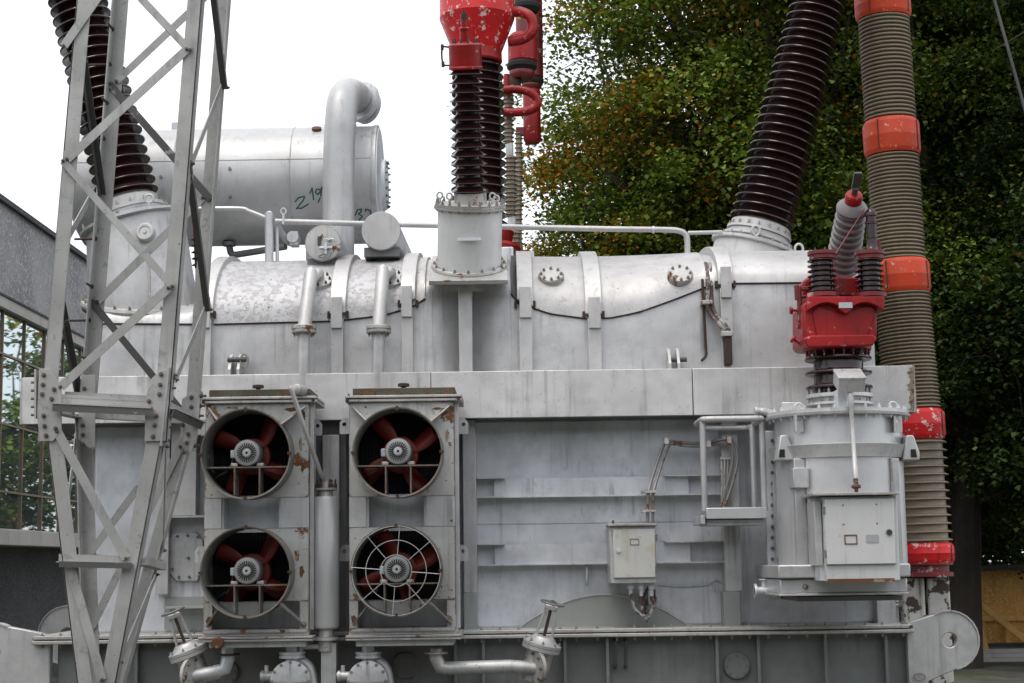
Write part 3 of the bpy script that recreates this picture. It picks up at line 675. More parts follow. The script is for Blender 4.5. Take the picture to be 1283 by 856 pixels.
# big vertical pipe with the elbow going back over the drum
B = thing('vent_pipe', 'thick silver pipe rising before the drum and bending back over it', 'pipe', P(423, 318, 16.3))
rp = M(20, 220, 16.3)
pts = [P(424, 330, 16.4), P(424, 270, 16.4), P(425, 190, 16.4), P(427, 150, 16.4), P(430, 126, 16.5), P(436, 117, 16.8), P(444, 119, 17.2), P(452, 128, 17.5)]
obj('pipe', MB().tube(pts, rp, 28, 8), 'drum_paint', B)
obj('pipe_collar', MB().lathe([(rp * 1.015, -.012), (rp * 1.03, 0), (rp * 1.015, .012)], P(426.5, 158, 16.4), (0, 0, 1), 28), 'silver', B)
k = P(453, 128, 17.42); obj('pipe_flange', MB().lathe([(.22, -.03), (.22, .03), (.12, .05)], k, V(.55, .8, -.2), 28), 'silver_dull', B)
obj('relief_head', MB().lathe([(.16, 0), (.19, .03), (.19, .07), (.1, .09)], k + V(.02, .02, -.03), V(.6, .8, -.1), 28), 'silver', B)
obj('relief_wheel', MB().lathe([(.02, .07), (.02, .12), (.05, .12), (.05, .135), (.02, .14)], k + V(.03, .02, -.05), V(.8, .5, -.1), 20), 'silver_dull', B)
obj('pipe_clamp', MB().lathe([(rp * 1.05, 0), (rp * 1.05, .03)], P(424, 283, 16.4), (0, 0, 1), 28), 'silver', B)

# two lying cylinders that face the camera
def lying(px, py, rpx, Y, L_, mface, label, stand):
    c = P(px, py, Y); r = M(rpx, py, Y)
    B = thing('expansion_cylinder', label, 'cylinder', c - V(0, 0, r), 'lying cylinders on the tank top')
    obj('body', MB().lathe([(r * .985, .012), (r * .985, L_)], c, (0.02, 1, -.0), 40), 'silver_dull', B)
    f = obj('end_cap', MB().lathe([(r, .03), (r, -.006), (r * .97, -.014), (r * .4, -.018)], c, (0.02, 1, 0), 40, ), mface, B)
    s_ = MB().box(c.x - r * .9, c.x + r * .9, Y + .05, Y + L_ * .9, c.z - r - .05, c.z - r * .8); obj('cradle', s_, 'silver_dark', B)
    for yy in (.2, L_ * .8): obj('cradle_foot', MB().box(c.x - .06, c.x + .06, Y + yy, Y + yy + .12, ZTOP - .3, c.z - r - .04), 'silver_dark', B)
    return B, c, r, f
B, c, r, f = lying(405, 305, 23, 15.7, 1.2, 'silver_touched', 'lying cylinder end with little taps, left of the two on the tank top', 0)
k = MB(); k.box(c.x - .05, c.x - .02, c.y - .04, c.y - .015, c.z - .02, c.z + .06); obj('sight_glass', k, 'steel_dark', f)
k = MB(); k.cyl(c + V(.03, -.015, -.05), c + V(.03, -.07, -.05), .02, n=10); k.cyl(c + V(-.03, -.05, -.05), c + V(.09, -.05, -.05), .009, n=8); k.cyl(c + V(.03, -.05, -.11), c + V(.03, -.05, .0), .012, n=8); obj('drain_tap', k, 'silver_dull', f)
k = MB(); k.cyl(c + V(.06, -.015, .03), c + V(.06, -.06, .03), .014, n=10); k.cyl(c + V(.03, -.05, .03), c + V(.1, -.05, .03), .008, n=8); obj('upper_tap', k, 'silver_dull', f)
k = MB(); k.tube([c + V(.02, -.05, -.11), c + V(-.04, -.06, -.14), c + V(.05, -.06, -.15), c + V(.08, -.05, -.11)], .007, 6, 5); obj('tap_hose', k, 'silver_dark', f)
lying(477.5, 289.5, 24.5, 15.7, 1.5, 'silver_white', 'plain white-ended lying cylinder beside the thick pipe', 0)

# handrail along the tank top
B = thing('handrail', 'thin white pipe handrail running along the tank top', 'railing', P(600, 320, 16.0))
rr = .028
obj('rail', MB().tube([P(232, 262, 16.0), P(298, 261.5, 16.0), P(312, 265, 16.0), P(335, 274, 16.0)], rr * .8, 12, 4), 'silver_clean', B)
obj('rail', MB().tube([P(345, 277.5, 16.0), P(440, 280, 16.0), P(545, 282.5, 16.0), P(640, 284.5, 16.0), P(760, 287, 16.0), P(835, 288, 16.0), P(851, 289.5, 16.0), P(858, 293, 16.0), P(861, 300, 16.0), P(861.5, 325, 16.0)], rr, 12, 4), 'silver_white', B)
obj('rail', MB().tube([P(862, 292, 16.05), P(905, 291, 16.05)], rr * .7, 10), 'silver_white', B)
obj('rail_post', MB().cyl(P(337.5, 332, 16.0), P(337, 267, 16.0), .042, n=16), 'silver_clean', B)
obj('rail_post', MB().cyl(P(347.5, 332, 16.05), P(347, 283, 16.05), .018, n=12), 'silver_clean', B)
obj('rail_coupling', MB().cyl(P(817, 288, 16.0), P(820, 288, 16.0), rr * 1.3, n=12), 'silver_dull', B)
k = MB(); c = P(355, 275, 15.98); k.cyl(c - V(0, 0, .05), c + V(0, 0, .06), .013, n=8); k.tube([c + V(.025 * math.cos(R(q * 36)), 0, .08 + .03 * math.sin(R(q * 36))) for q in range(10)], .008, 6, 1, True); obj('rail_eye', k, 'silver_dull', B)
# thin dark oil line beneath the drum
B = thing('oil_line', 'dark thin oil pipe with small valve hanging below the horizontal drum', 'pipe', P(330, 310, 16.6))
obj('pipe', MB().tube([P(337, 268, 16.4), P(345, 280, 16.6), P(358, 300, 16.9), P(364, 305, 17.0)], .035, 12, 4), 'silver_dull', B)
obj('pipe', MB().tube([P(287, 303, 17.3), P(288, 312, 17.3), P(292, 319, 17.25), P(310, 317, 17.2), P(358, 309, 17.0)], .035, 12, 5), 'silver_dark', B)
k = MB(); c = P(368, 299, 16.9); k.cyl(c - V(0, .1, 0), c + V(0, .1, 0), .06, n=14); k.box(c.x - .03, c.x + .05, c.y - .08, c.y + .08, c.z - .08, c.z + .06); obj('valve', k, 'silver_dull', B)
obj('pipe_flange', MB().lathe([(.07, -.02), (.07, .02)], P(287, 306, 17.3), (0, 0, 1), 16), 'silver_dark', B)
# small spark insulators seen between mast and strap
for i, (px, n_) in enumerate(((232, 'nearer the turret'), (247, 'nearer the strap'))):
    a, b_ = P(px, 336, 16.9), P(px - 2, 296, 16.9); B = thing('pin_insulator', 'tiny dark pin insulator beneath the drum, ' + n_, 'insulator', a, 'pin insulators behind the left turret')
    k = MB(); insulator(k, a, b_ - a, None, (b_ - a).length, .025, .022, .055, .05, 5, 16); obj('insulator', k, 'porcelain', B)
    obj('pin', MB().cyl(a - V(0, 0, .25), a + V(0, 0, .01), .02, n=8), 'silver_dull', B); obj('red_top', MB().cyl(b_, b_ + V(0, 0, .05), .03, n=10), 'red', B)

# ================================================================== riser pipes
def riser(px0, px1, ytop, label, stub):
    B = thing('riser_pipe', label, 'pipe', P(px0, 487, 14.95), 'riser pipes over the cooling units')
    a = P(px0, 490, 14.95); b_ = P(px0 + 1.5, 413, 14.95); r = M(8, 440, 14.95)
    obj('lower_pipe', MB().cyl(a, b_, r, n=20), 'silver', B)
    fl = obj('pipe_flange', MB().lathe([(r * 1.9, -.035), (r * 1.95, -.03), (r * 1.95, -.008), (r * 1.8, -.006), (r * 1.8, .0), (r * 1.95, .002), (r * 1.95, .025), (r * 1.3, .04)], b_, (0, 0, 1), 28), 'silver_touched', B)
    obj('flange_bolts', bolt_ring(MB(), b_ - V(0, 0, .035), (0, 0, -1), r * 1.5, 8, .012, .02), 'bolt_steel', fl, kind='stuff')
    c = P(px1, ytop, 15.15)
    d = (c - b_).normalized(); obj('upper_pipe', MB().lathe([(r * 1.08, 0), (r * 1.08, (c - b_).length - .05), (r * .8, (c - b_).length), (r * .25, (c - b_).length + .02), (.01, (c - b_).length + .03)], b_, d, 24), 'silver_white', B)
    p, nn = arch_at(*stub); fl = obj('wall_flange', MB().lathe([(.125, -.03), (.125, .03), (.07, .035)], p, nn, 26), 'silver_touched', B)
    obj('stub_pipe', MB().tube([p + nn * .02, p + nn * .1, P(px1, stub[1] - 4, 15.12)], r * .85, 16, 4), 'silver', B)
    obj('flange_bolts', bolt_ring(MB(), p + nn * .03, nn, .1, 8, .013, .02), 'steel_dark', fl, kind='stuff')
riser(379.5, 390, 338, 'silver riser pipe with flange above the left cooling unit', (400, 354))
riser(473, 480, 335, 'silver riser pipe with flange above the right cooling unit', (490, 352))

# ================================================================== cooling units with two fans each
def cooling_unit(x0, x1, label, rots, guards, dy, capm):
    Yf, Yb = 14.25, 14.78
    B = thing('cooling_unit', label, 'cooler', P((x0 + x1) / 2, 800, 14.5), 'cooling units with twin fans')
    cxp = (x0 + x1) / 2
    X0, X1 = P(x0, 650, Yf).x, P(x1, 650, Yf).x
    def z(py): return zat(cxp, py, Yf)
    zt, zb = z(506 + dy), z(790 + dy)
    fan_c = [(x0 + 57.5 if dy == 0 else x0 + 63, 571 + dy), (x0 + 57.5 if dy == 0 else x0 + 61.5, 717 + dy)]
    # dark finned radiator core
    core = obj('radiator_core', MB().box(X0 + .02, X1 - .02, Yf + .30, Yb, zb, zt), 'black', B)
    k = MB(); nf = 26
    for i in range(nf):
        x = X0 + .06 + (X1 - X0 - .12) * i / (nf - 1); k.box(x - .004, x + .004, Yf + .27, Yf + .299, zb + .01, zt - .01)
    obj('cooling_fins', k, 'black', core, kind='stuff')
    zm0, zm1 = z(624 + dy), z(662 + dy)
    sw = (X1 - X0) * .16; sr = (X1 - X0) * .27
    # front panels
    for i, (a, b_) in enumerate(((zm0, zt), (zb, zm1))):
        c = P(*fan_c[i], Yf)
        if i == 1: a = c.z - .245
        obj('fan_panel', MB().holed([(X0, a), (X1, a), (X1, b_), (X0, b_)], (c.x, c.z), M(55.5, 600, Yf), Yf, Yf + .03, 96), 'panel_rusty', B, ang=25)
    obj('side_stile', MB().box(X0, X0 + sw, Yf + .001, Yf + .03, zm1 + .002, zm0 - .002), 'silver', B)
    obj('side_stile', MB().box(X1 - sr, X1, Yf + .001, Yf + .03, zm1 + .002, zm0 - .002), 'silver', B)
    obj('middle_panel', MB().box(X0 + sw, X1 - sr, Yf + .25, Yf + .27, zm1 - .03, zm0 + .03), 'silver_dull', B)
    for x in (X0 + sw, X1 - sr - .02): obj('stile_return', MB().box(x, x + .02, Yf + .031, Yf + .249, zm1 - .02, zm0 + .02), 'silver_dull', B)
    # casing sides
    for x, s_ in ((X0, 1), (X1, -1)): obj('casing_side', MB().box(x + .002 * s_, x + .022 * s_, Yf + .031, Yb, zb, zt), 'silver', B)
    obj('corner_angle', MB().box(X1 + .002, X1 + .035, Yf + .06, Yf + .16, zb, zt + .02), 'silver', B)
    zl_ = zat(cxp, fan_c[1][1], Yf) - .245
    for x, s_ in ((X0, 1), (X1, -1)): obj('side_stile', MB().box(x, x + .075 * s_, Yf + .001, Yf + .03, zb + .002, zl_ - .002), 'silver_touched', B)
    obj('lower_recess', MB().box(X0 + .03, X1 - .03, Yf + .26, Yf + .28, zb, zl_), 'silver_dull', B)
    obj('recess_sill', MB().box(X0 + .001, X1 - .001, Yf - .05, Yf + .27, zb - .02, zb + .012), 'silver_rusty', B)
    # lid and flanges
    za, zc = z(497.5 + dy), z(488 + dy)
    obj('lid', MB().box(X0 + .03, X1 + .01, Yf + .0, Yb + .02, za, zc), capm, B, bev=.006)
    for i, (p0, p1, g_) in enumerate(((497.6, 501, .06), (502, 505.5, .05))):
        obj('top_flange', MB().box(X0 - .03, X1 + .07, Yf - g_, Yb + .05, z(p1 + dy), z(p0 + dy) - .001), 'silver_touched', B, bev=.004)
    k = MB()
    for i in range(9):
        x = X0 + .0 + (X1 - X0) * i / 8; bolt(k, (x, Yf - .03, z(497.6 + dy)), (0, 0, 1), .012, .012)
    bolt(k, (X0 - .01, Yf - .04, z(503 + dy)), (0, -1, 0), .016, .02); bolt(k, (X1 + .04, Yf - .04, z(503 + dy)), (0, -1, 0), .016, .02)
    obj('flange_bolts', k, 'dark_rust', B, kind='stuff')
    c = P(cxp + 2, 488 + dy, Yf + .2); obj('vent_plug', MB().lathe([(.02, -.02), (.02, .03), (.05, .032), (.05, .055), (.035, .06)], V(c.x, Yf + .2, zc), (0, 0, 1), 12), 'dark_rust', B)
    obj('bottom_flange', MB().box(X0 - .02, X1 + .05, Yf - .13, Yb + .02, z(800 + dy), z(797 + dy)), 'silver_rusty', B, bev=.004)
    obj('bottom_flange', MB().box(X0 - .02, X1 + .05, Yf - .125, Yb + .02, z(803.5 + dy), z(800 + dy) - .004), 'silver_touched', B, bev=.004)
    obj('drain_tray', MB().box(X0 + .06, X1 - .02, Yf - .06, Yb, z(811 + dy), z(803.5 + dy) - .002), 'silver_dull', B, bev=.004)
    obj('bottom_rail', MB().box(X0, X1, Yf - .02, Yb, z(797 + dy) + .002, zb - .002), 'silver_dull', B)
    for sgn, px in ((1, x1 + 11), (-1, x0 - 6)):
        for py in (536, 695):
            c = P(px, py + dy, Yb - .1); xi = X1 if sgn > 0 else X0
            w_ = c.x - xi
            obj('lifting_lug', MB().holed([(c.x - sgn * .05, c.z - .07), (c.x + sgn * .04, c.z - .07), (c.x + sgn * .04, c.z + .03), (c.x + sgn * .01, c.z + .07), (c.x - sgn * .05, c.z + .07)][::sgn], (c.x, c.z + .015), .018, Yb - .11, Yb - .09), 'silver', B)
    # fans
    for i in range(2):
        fx, fy = fan_c[i]; c = P(fx, fy, Yf); rr = M(57, 600, Yf - .2)
        cf = V(c.x, Yf, c.z)
        pr = [(rr * .955, .12), (rr * .955, -.24), (rr * .965, -.255), (rr * .995, -.258), (rr * 1.0, -.24), (rr * .985, -.235), (rr * .985, .0)]
        F = obj('fan', MB().lathe(pr, cf, (0, 1, 0), 72, cap=False), 'shroud', B, ang=30)
        mc = cf + V(0, -.18, .012); rm = M(17, 600, Yf - .18)
        mo = obj('motor', MB().lathe([(rm * .80, -.01), (rm * .93, -.006), (rm * 1.0, .02), (rm * 1.0, .22), (rm * .8, .26), (rm * .4, .27)], mc, (0, 1, 0), 36), 'motor_paint', F)
        MG = MB()
        for q in range(24):
            a = 2 * PI * q / 24; d = V(math.cos(a), 0, math.sin(a)); MG.bar(mc + d * rm * .36 + V(0, -.0115, 0), mc + d * rm * .72 + V(0, -.0115, 0), rm * .085, .003)
        obj('motor_slots', MG, 'black', F, kind='stuff')
        obj('motor_boss', MB().lathe([(rm * .3, -.014), (rm * .28, -.02), (rm * .1, -.021), (rm * .09, -.014)], mc, (0, 1, 0), 20), 'silver', F)
        obj('terminal_box', MB().box(mc.x - rm * 1.3, mc.x - rm * .85, mc.y + .05, mc.y + .15, mc.z - rm * .35, mc.z + rm * .25), 'silver_dull', F, bev=.008)
        obj('motor_cable', MB().tube([mc + V(-rm * 1.1, .1, -rm * .3), mc + V(-rm * 1.5, .08, -rm * (1.2 + .3 * i)), mc + V(-rm * (2.2 - .4 * i), .1, -rm * 1.6), cf + V(-rr * .8, .02, -rr * (.52 + .08 * i))], .008, 6, 5), 'steel_dark', F)
        hc = cf + V(0.0, .12, 0); obj('hub', MB().lathe([(.02, -.03), (.15, -.02), (.16, 0), (.16, .05)], hc, (0, 1, 0), 32), 'red_fan', F)
        for b4 in range(4):
            a = R(rots[i] + 90 * b4); k = MB(); vs = []; fs = []; nn_ = 8
            for j in range(nn_ + 1):
                u = j / nn_; rad = .10 + (rr * .93 - .10) * u; wid = .045 + .040 * math.sin(PI * min(1, u * .62 + .1))
                sweep = a + .16 * u; tw = R(38 - 14 * u)
                er = V(math.cos(sweep), 0, math.sin(sweep)); et = V(-math.sin(sweep), 0, math.cos(sweep))
                for s_ in (-1, 0, 1):
                    p = hc + V(0, .01, 0) + er * rad + (et * math.cos(tw) + V(0, 1, 0) * math.sin(tw)) * wid * s_ * .92 + V(0, -.012 * (1 - abs(s_)), 0)
                    vs.append(p)
            for j in range(nn_):
                for s_ in range(2): q = j * 3 + s_; fs.append((q, q + 1, q + 4, q + 3))
            k.add(vs, fs); bl = obj('blade', k, 'red_fan', F, ang=70)
            sm = bl.modifiers.new('solid', 'SOLIDIFY'); sm.thickness = .008
        # motor shelf and its legs
        zsf = mc.z - rm * 1.0; half = math.sqrt(max(.01, (rr * .94) ** 2 - (zsf - cf.z) ** 2))
        obj('motor_shelf', MB().box(cf.x - half, cf.x + half, cf.y - .17, cf.y + .05, zsf - .012, zsf), 'shroud', F)
        for dx in (-.105, .105):
            zz = cf.z - math.sqrt((rr * .94) ** 2 - dx ** 2); obj('shelf_leg', MB().box(cf.x + dx - .006, cf.x + dx + .006, cf.y - .17, cf.y + .04, zz, zsf - .012), 'shroud', F)
        for dx in (-1, 1): obj('motor_foot', MB().box(mc.x + dx * rm * .95 - .03, mc.x + dx * rm * .95 + .03, mc.y + .02, mc.y + .2, zsf, zsf + .03), 'silver_touched', F, bev=.006)
        for a in (90, 0, 180, 270):
            d = V(math.cos(R(a)), 0, math.sin(R(a))); obj('guard_clip', MB().obox(cf + d * rr * .97 + V(0, -.262, 0), d, V(0, 1, 0), d.cross(V(0, 1, 0)), .018, .012, .011), 'dark_rust', F)
        # corner braces from the ring to the panel corners
        for a, on in ((48, 1), (132, 1), (228, 1), (312, 1)):
            if (i == 0 and a > 180) or (i == 1 and a < 180): continue
            d = V(math.cos(R(a)), 0, math.sin(R(a))); k = MB()
            xe = (X1 - .03 - cf.x) if d.x > 0 else (X0 + .03 - cf.x)
            ze = (zt - .03 - cf.z) if i == 0 else (zb + .04 - cf.z)
            p1_ = cf + V(xe, 0, ze); p0_ = cf + V(xe, 0, ze).normalized() * rr * .99; w_ = V(xe, 0, ze).cross(V(0, 1, 0)).normalized() * .006
            vs = [p0_ + V(0, -.2, 0), p0_ + V(0, -.002, 0), p1_ + V(0, -.002, 0), p1_ + V(0, -.03, 0)]
            k.add([v + w_ for v in vs] + [v - w_ for v in vs], [(0, 1, 2, 3), (7, 6, 5, 4), (0, 3, 7, 4), (0, 4, 5, 1), (3, 2, 6, 7)]); obj('corner_brace', k, 'silver_touched', F)
        if guards[i]:
            g = MB(); yg = -.262
            for rad in (.34, .66, .965): g.tube([cf + V(rr * rad * math.cos(R(q * 7.5)), yg, rr * rad * math.sin(R(q * 7.5))) for q in range(48)], .0032, 6, 1, True)
            for q in range(8):
                a = R(q * 45 - 5); d = V(math.cos(a), 0, math.sin(a)); g.cyl(cf + d * rr * .34 + V(0, yg, 0), cf + d * rr * .985 + V(0, yg, 0), .0032, n=6)
            obj('wire_guard', g, 'silver_white', F)
    return B
CU1 = cooling_unit(256, 387, 'cooling unit with two red open fans and rusty corners, left of the silver cylinder', (52, 48), (0, 0), 0, 'moss')
CU2 = cooling_unit(437.5, 570, 'cooling unit whose lower red fan has a wire guard', (25, 16), (0, 1), -2, 'moss')

def ragged(cx_, cy_, rx, ry, Y0, parent, seed, mt='rust_flake'):
    n_ = 22; poly = []
    for i in range(n_):
        a_ = 2 * PI * i / n_; q_ = .62 + .75 * abs(mnoise.noise(Vector((math.cos(a_) * 1.6 + seed * 3.1, math.sin(a_) * 1.6, seed)))) + .22 * mnoise.noise(Vector((i * .9, seed, 1.7)))
        poly.append((cx_ + rx * q_ * math.cos(a_), cy_ + ry * q_ * math.sin(a_)))
    obj('rust_patch', MB().pprism(poly, Y0 - .003, Y0 - .0006), mt, parent)
for un, lst in ((CU1, [(262, 779, 7, 12), (381, 783, 6, 9), (366, 513, 16, 4), (290, 511, 14, 3), (380, 520, 5, 10), (376.5, 556, 3.5, 16), (379, 585, 4, 12), (372, 696, 6, 10), (378, 716, 5, 14), (268, 512, 5, 4)]), (CU2, [(443, 776, 6, 10), (564, 776, 6, 9), (556, 517, 9, 8), (560, 545, 4, 14), (548, 512, 10, 3), (566, 652, 3, 3)])):
    for q_, (x_, y_, rx_, ry_) in enumerate(lst): ragged(x_, y_, rx_ * .72, ry_ * .72, 14.25, un, q_ + len(lst), 'rust_flake' if q_ % 2 else 'rust')
# silver oil cylinder between the coolers and its crooked pipe
B = thing('oil_filter_cylinder', 'slim upright silver cylinder between the two cooling units', 'cylinder', P(408, 800, 14.35))
a, b_ = P(408.5, 783, 14.4), P(409, 622, 14.4); r = M(16.5, 700, 14.4); H = (b_ - a).length
obj('cylinder_body', MB().lathe([(r * .8, -.035), (r * .97, -.02), (r, .01), (r, H - .03), (r * .96, H - .006), (r * .6, H)], a, (0, 0, 1), 36), 'silver_clean', B)
nk = obj('neck', MB().lathe([(r * .55, H), (r * .5, H + .05), (r * .85, H + .052), (r * .85, H + .07), (r * .4, H + .075), (r * .4, H + .13)], a, (0, 0, 1), 24), 'silver_touched', B)
obj('neck_bolts', bolt_ring(MB(), a + V(0, 0, H + .07), (0, 0, 1), r * .7, 6, .014, .05), 'dark_rust', nk, kind='stuff')
obj('foot', MB().lathe([(r * .62, -.22), (r * .62, -.13), (r * .95, -.128), (r * .95, -.10), (r * .6, -.098), (r * .55, -.03)], a, (0, 0, 1), 24), 'silver_touched', B)
obj('drain_cock', MB().tube([a + V(-.06, -.02, -.18), a + V(-.2, -.02, -.18)], .022, 10).cyl(a + V(-.21, -.02, -.23), a + V(-.21, -.02, -.12), .02, n=8), 'silver', B)
obj('pipe', MB().tube([P(364.5, 486, 14.0), P(366, 491, 14.0), P(381, 535, 14.1), P(397, 580, 14.25), P(402, 594, 14.3), P(407, 602, 14.38), P(411, 606, 14.4)], .019, 12, 6), 'silver_white', B)
c = P(373, 488, 14.12); obj('pipe_union', MB().lathe([(.045, -.1), (.045, .03), (.03, .04)], c, V(-.3, -1, 0), 18), 'silver_touched', B)
obj('support_column', MB().pbox(402, 806, 421, 900, 14.36, 14.5), 'silver', B, bev=.005)
# channels behind it
obj('post', MB().pbox(404, 545, 425, 640, 14.95, YL), 'silver', tank, bev=.005)
obj('post', MB().pbox(395, 526, 434, 800, 15.05, YL), 'silver_dark', tank)

# ================================================================== tap changer drum at the right with its cabinet
YD = 14.35; dc = P(1054, 700, YD); DR = M(79, 640, YD)
z_t, z_b = zat(1052, 521, YD), zat(1056, 712, YD)
B = thing('tap_changer_drum', 'upright round grey vessel with bolted lid at the right end of the tank', 'vessel', V(dc.x, YD, zat(1056, 752, YD)))
axd = V(0, 0, 1); c0 = V(P(1052, 600, YD).x, YD, 0)
obj('drum_wall', MB().lathe([(DR, z_b - .02), (DR, z_t)], c0, axd, 64), 'silver_clean', B)
zb1, zb0 = zat(1054, 556, YD - DR), zat(1054, 572, YD - DR)
obj('belt', MB().lathe([(DR + .002, zb1 + .012), (DR + .055, zb1), (DR + .02, zb0 + .006), (DR + .02, zb0), (DR + .001, zb0)], c0, axd, 64, cap=False), 'silver', B)
fl = obj('lid_flange', MB().lathe([(DR + .005, z_t - .035), (DR + .07, z_t - .03), (DR + .075, z_t - .008), (DR + .06, z_t - .006), (DR + .06, z_t + .022), (DR - .05, z_t + .03), (.02, z_t + .045)], c0, axd, 72), 'silver', B)
obj('flange_bolts', bolt_ring(bolt_ring(MB(), c0 + V(0, 0, z_t + .026), axd, DR + .035, 28, .014, .022), c0 + V(0, 0, z_t - .032), -axd, DR + .04, 28, .013, .018), 'silver_dull', fl, kind='stuff')
obj('base_box', MB().pbox(975, 707, 1141, 724, 13.78, 15.1), 'silver', B, bev=.012)
obj('base_step', MB().pbox(977, 725, 1137, 743, 13.84, 15.1), 'silver_clean', B, bev=.012)
obj('base_lip', MB().pbox(976, 743.2, 1139, 746, 13.80, 15.1), 'silver', B, bev=.003)
obj('bottom_plate', MB().pbox(1000, 747, 1131, 753, 13.95, 15.1), 'silver_dark', B, bev=.004)
k = P(1009, 735, 13.84); obj('drain_plug', MB().lathe([(.02, -.01), (.02, .035), (.012, .04)], k, (0, -1, 0), 10), 'rust', B)
sp = obj('side_plate', MB().pbox(960, 540, 975, 752, 14.75, 14.80), 'silver_dull', B, bev=.004)
k = MB()
for i in range(15): bolt(k, P(967.5, 552 + i * 13.5, 14.75), (0, -1, 0), .017, .018)
obj('plate_bolts', k, 'silver_dark', sp, kind='stuff')
obj('side_batten', MB().pbox(971.5, 594, 976.5, 698, 14.60, 14.7), 'silver', B)
def pil(x0, x1, y0, y1, dx):
    a, b_ = P((x0 + x1) / 2, y0, 13.9), P((x0 + x1) / 2, y1, 13.9); x = a.x - c0.x; y = YD - math.sqrt(max(.01, DR ** 2 - min(abs(x), DR * .95) ** 2))
    w = M(x1 - x0, 640, 14) / 2
    obj('pilaster', MB().box(a.x - w, a.x + w, y - .045, y + .25, b_.z, a.z), 'silver', B, bev=.006)
    obj('pilaster_flange', MB().box(a.x + w * dx, a.x + w * dx + .012, y - .055, y + .1, b_.z, a.z), 'silver_touched', B)
    return a.x, y, w
x, y, w = pil(996, 1009, 574, 712, 1.0)
obj('cover_box', MB().box(x - w * 1.5, x + w * 1.5, y - .11, y + .1, zat(1002, 612, y), zat(1002, 587, y)), 'silver', B, bev=.006)
pil(1117, 1127, 574, 712, -1.2)
for px, s_ in ((981, 1), (1138, -1)):
    c = P(px, 561, 14.1); k = MB()
    pr = [(-.07, -.11), (.075, -.11), (.075, -.04), (.03, .1), (-.03, .1)]
    k.prism([(c.x + a * s_ * (-1 if s_ < 0 else 1), c.z + b_) for a, b_ in pr], 14.02, 14.2)
    hd = obj('breather_hood', k, 'silver', B, bev=.01); obj('hood_mouth', MB().prism([(c.x - .05 * s_, c.z - .085), (c.x + .0 * s_, c.z - .085), (c.x + .0 * s_, c.z - .02), (c.x - .04 * s_, c.z - .02)][::s_], 14.012, 14.018), 'black', hd)
    obj('hood_backplate', MB().obox(c + V(.1 * s_, .1, .01), V(1, 0, .25 * s_), V(0, 1, 0), V(-.25 * s_, 0, 1), .012, .1, .15), 'silver', B)
for px in (999, 1123):
    c = P(px, 531, 14.0); a_ = c0.x - c.x; y = YD - math.sqrt(max(.02, DR ** 2 - min(DR * .9, abs(a_)) ** 2)) - .04
    obj('lifting_lug', MB().holed([(c.x - .04, c.z - .075), (c.x + .04, c.z - .075), (c.x + .04, c.z + .06), (c.x - .04, c.z + .06)], (c.x, c.z + .02), .018, y - .02, y), 'silver', B)
    obj('lug_web', MB().box(c.x - .04, c.x - .025, y - .08, y - .021, c.z - .075, c.z + .06), 'silver_white', B)
for px in (1001, 1119):
    c = P(px, 517, 14.05); obj('lifting_eye', MB().tube([V(c.x, 14.05, z_t + .05) + V(.035 * math.cos(R(q * 36)), 0, .035 * math.sin(R(q * 36))) for q in range(10)], .01, 8, 1, True), 'silver_white', B)
obj('lid_box', MB().box(P(977, 510, 14.3).x, P(1003, 510, 14.3).x, 14.2, 14.45, z_t + .02, zat(990, 504, 14.2)), 'silver', B, bev=.006)
k = MB(); c = P(958, 740, 14.6); k.cyl(c - V(.09, 0, 0), c + V(.10, 0, 0), .035, n=14); k.lathe([(.06, -.09), (.06, -.07)], c, (1, 0, 0), 16); k.lathe([(.06, .06), (.06, .08)], c, (1, 0, 0), 16); k.cyl(c, c + V(0, 0, .09), .026, n=10); k.lathe([(.05, .09), (.05, .1)], c, (0, 0, 1), 12)
obj('drain_valve', k, 'silver_dull', B)
obj('elbow_pipe', MB().tube([P(947, 516, 14.85), P(957, 516, 14.85), P(965, 518, 14.75), P(973, 521, 14.6)], .035, 12, 5).lathe([(.045, -.01), (.045, .01)], P(947, 516, 14.85), (1, 0, 0), 14), 'silver', B)
# control cabinet on the drum
YK = 13.45
B = thing('control_cabinet', 'pale control cabinet with roof plate on the front of the round vessel', 'cabinet', P(1078, 728, YK))
obj('cabinet_body', MB().pbox(1033.5, 622, 1126, 728, YK + .03, YK + .42), 'cabinet', B, bev=.006)
obj('side_flap', MB().pbox(1021, 628, 1030, 709, YK + .1, YK + .42), 'silver', B, bev=.004)
obj('side_flap', MB().pbox(1027, 705, 1034, 728, YK + .12, YK + .42), 'silver_dull', B, bev=.004)
obj('roof_plate', MB().pbox(1019, 617, 1127.5, 620.5, YK - .04, YK + .48), 'silver_touched', B, bev=.003)
dr = obj('door', MB().pbox(1034.5, 625, 1121.5, 707, YK, YK + .028), 'cabinet', B, bev=.005)
obj('door_lock', MB().lathe([(.024, 0), (.024, .012), (.01, .013), (.009, .006)], P(1114, 667, YK), (0, -1, 0), 18), 'steel_dark', dr)
a = P(1066, 676, YK); w = M(8, 676, YK)
k = MB()
for (u0, u1, v0, v1) in ((-1, 1, .6, .75), (-1, 1, -.75, -.6), (-1, -.85, -.6, .6), (.85, 1, -.6, .6)): k.box(a.x + u0 * w, a.x + u1 * w, YK - .006, YK - .0005, a.z + v0 * w, a.z + v1 * w)
obj('card_frame', k, 'rust', dr)
a = P(1093, 675, YK); obj('type_plate', MB().box(a.x - .05, a.x + .05, YK - .004, YK - .0005, a.z - .032, a.z + .032), 'label_plate', dr)
k = MB()
for px, py in ((1057, 657), (1099, 656), (1056, 633), (1098, 632)): k.lathe([(.006, 0), (.006, .004)], P(px, py, YK), (0, -1, 0), 8)
obj('door_rivets', k, 'steel_dark', dr, kind='stuff')
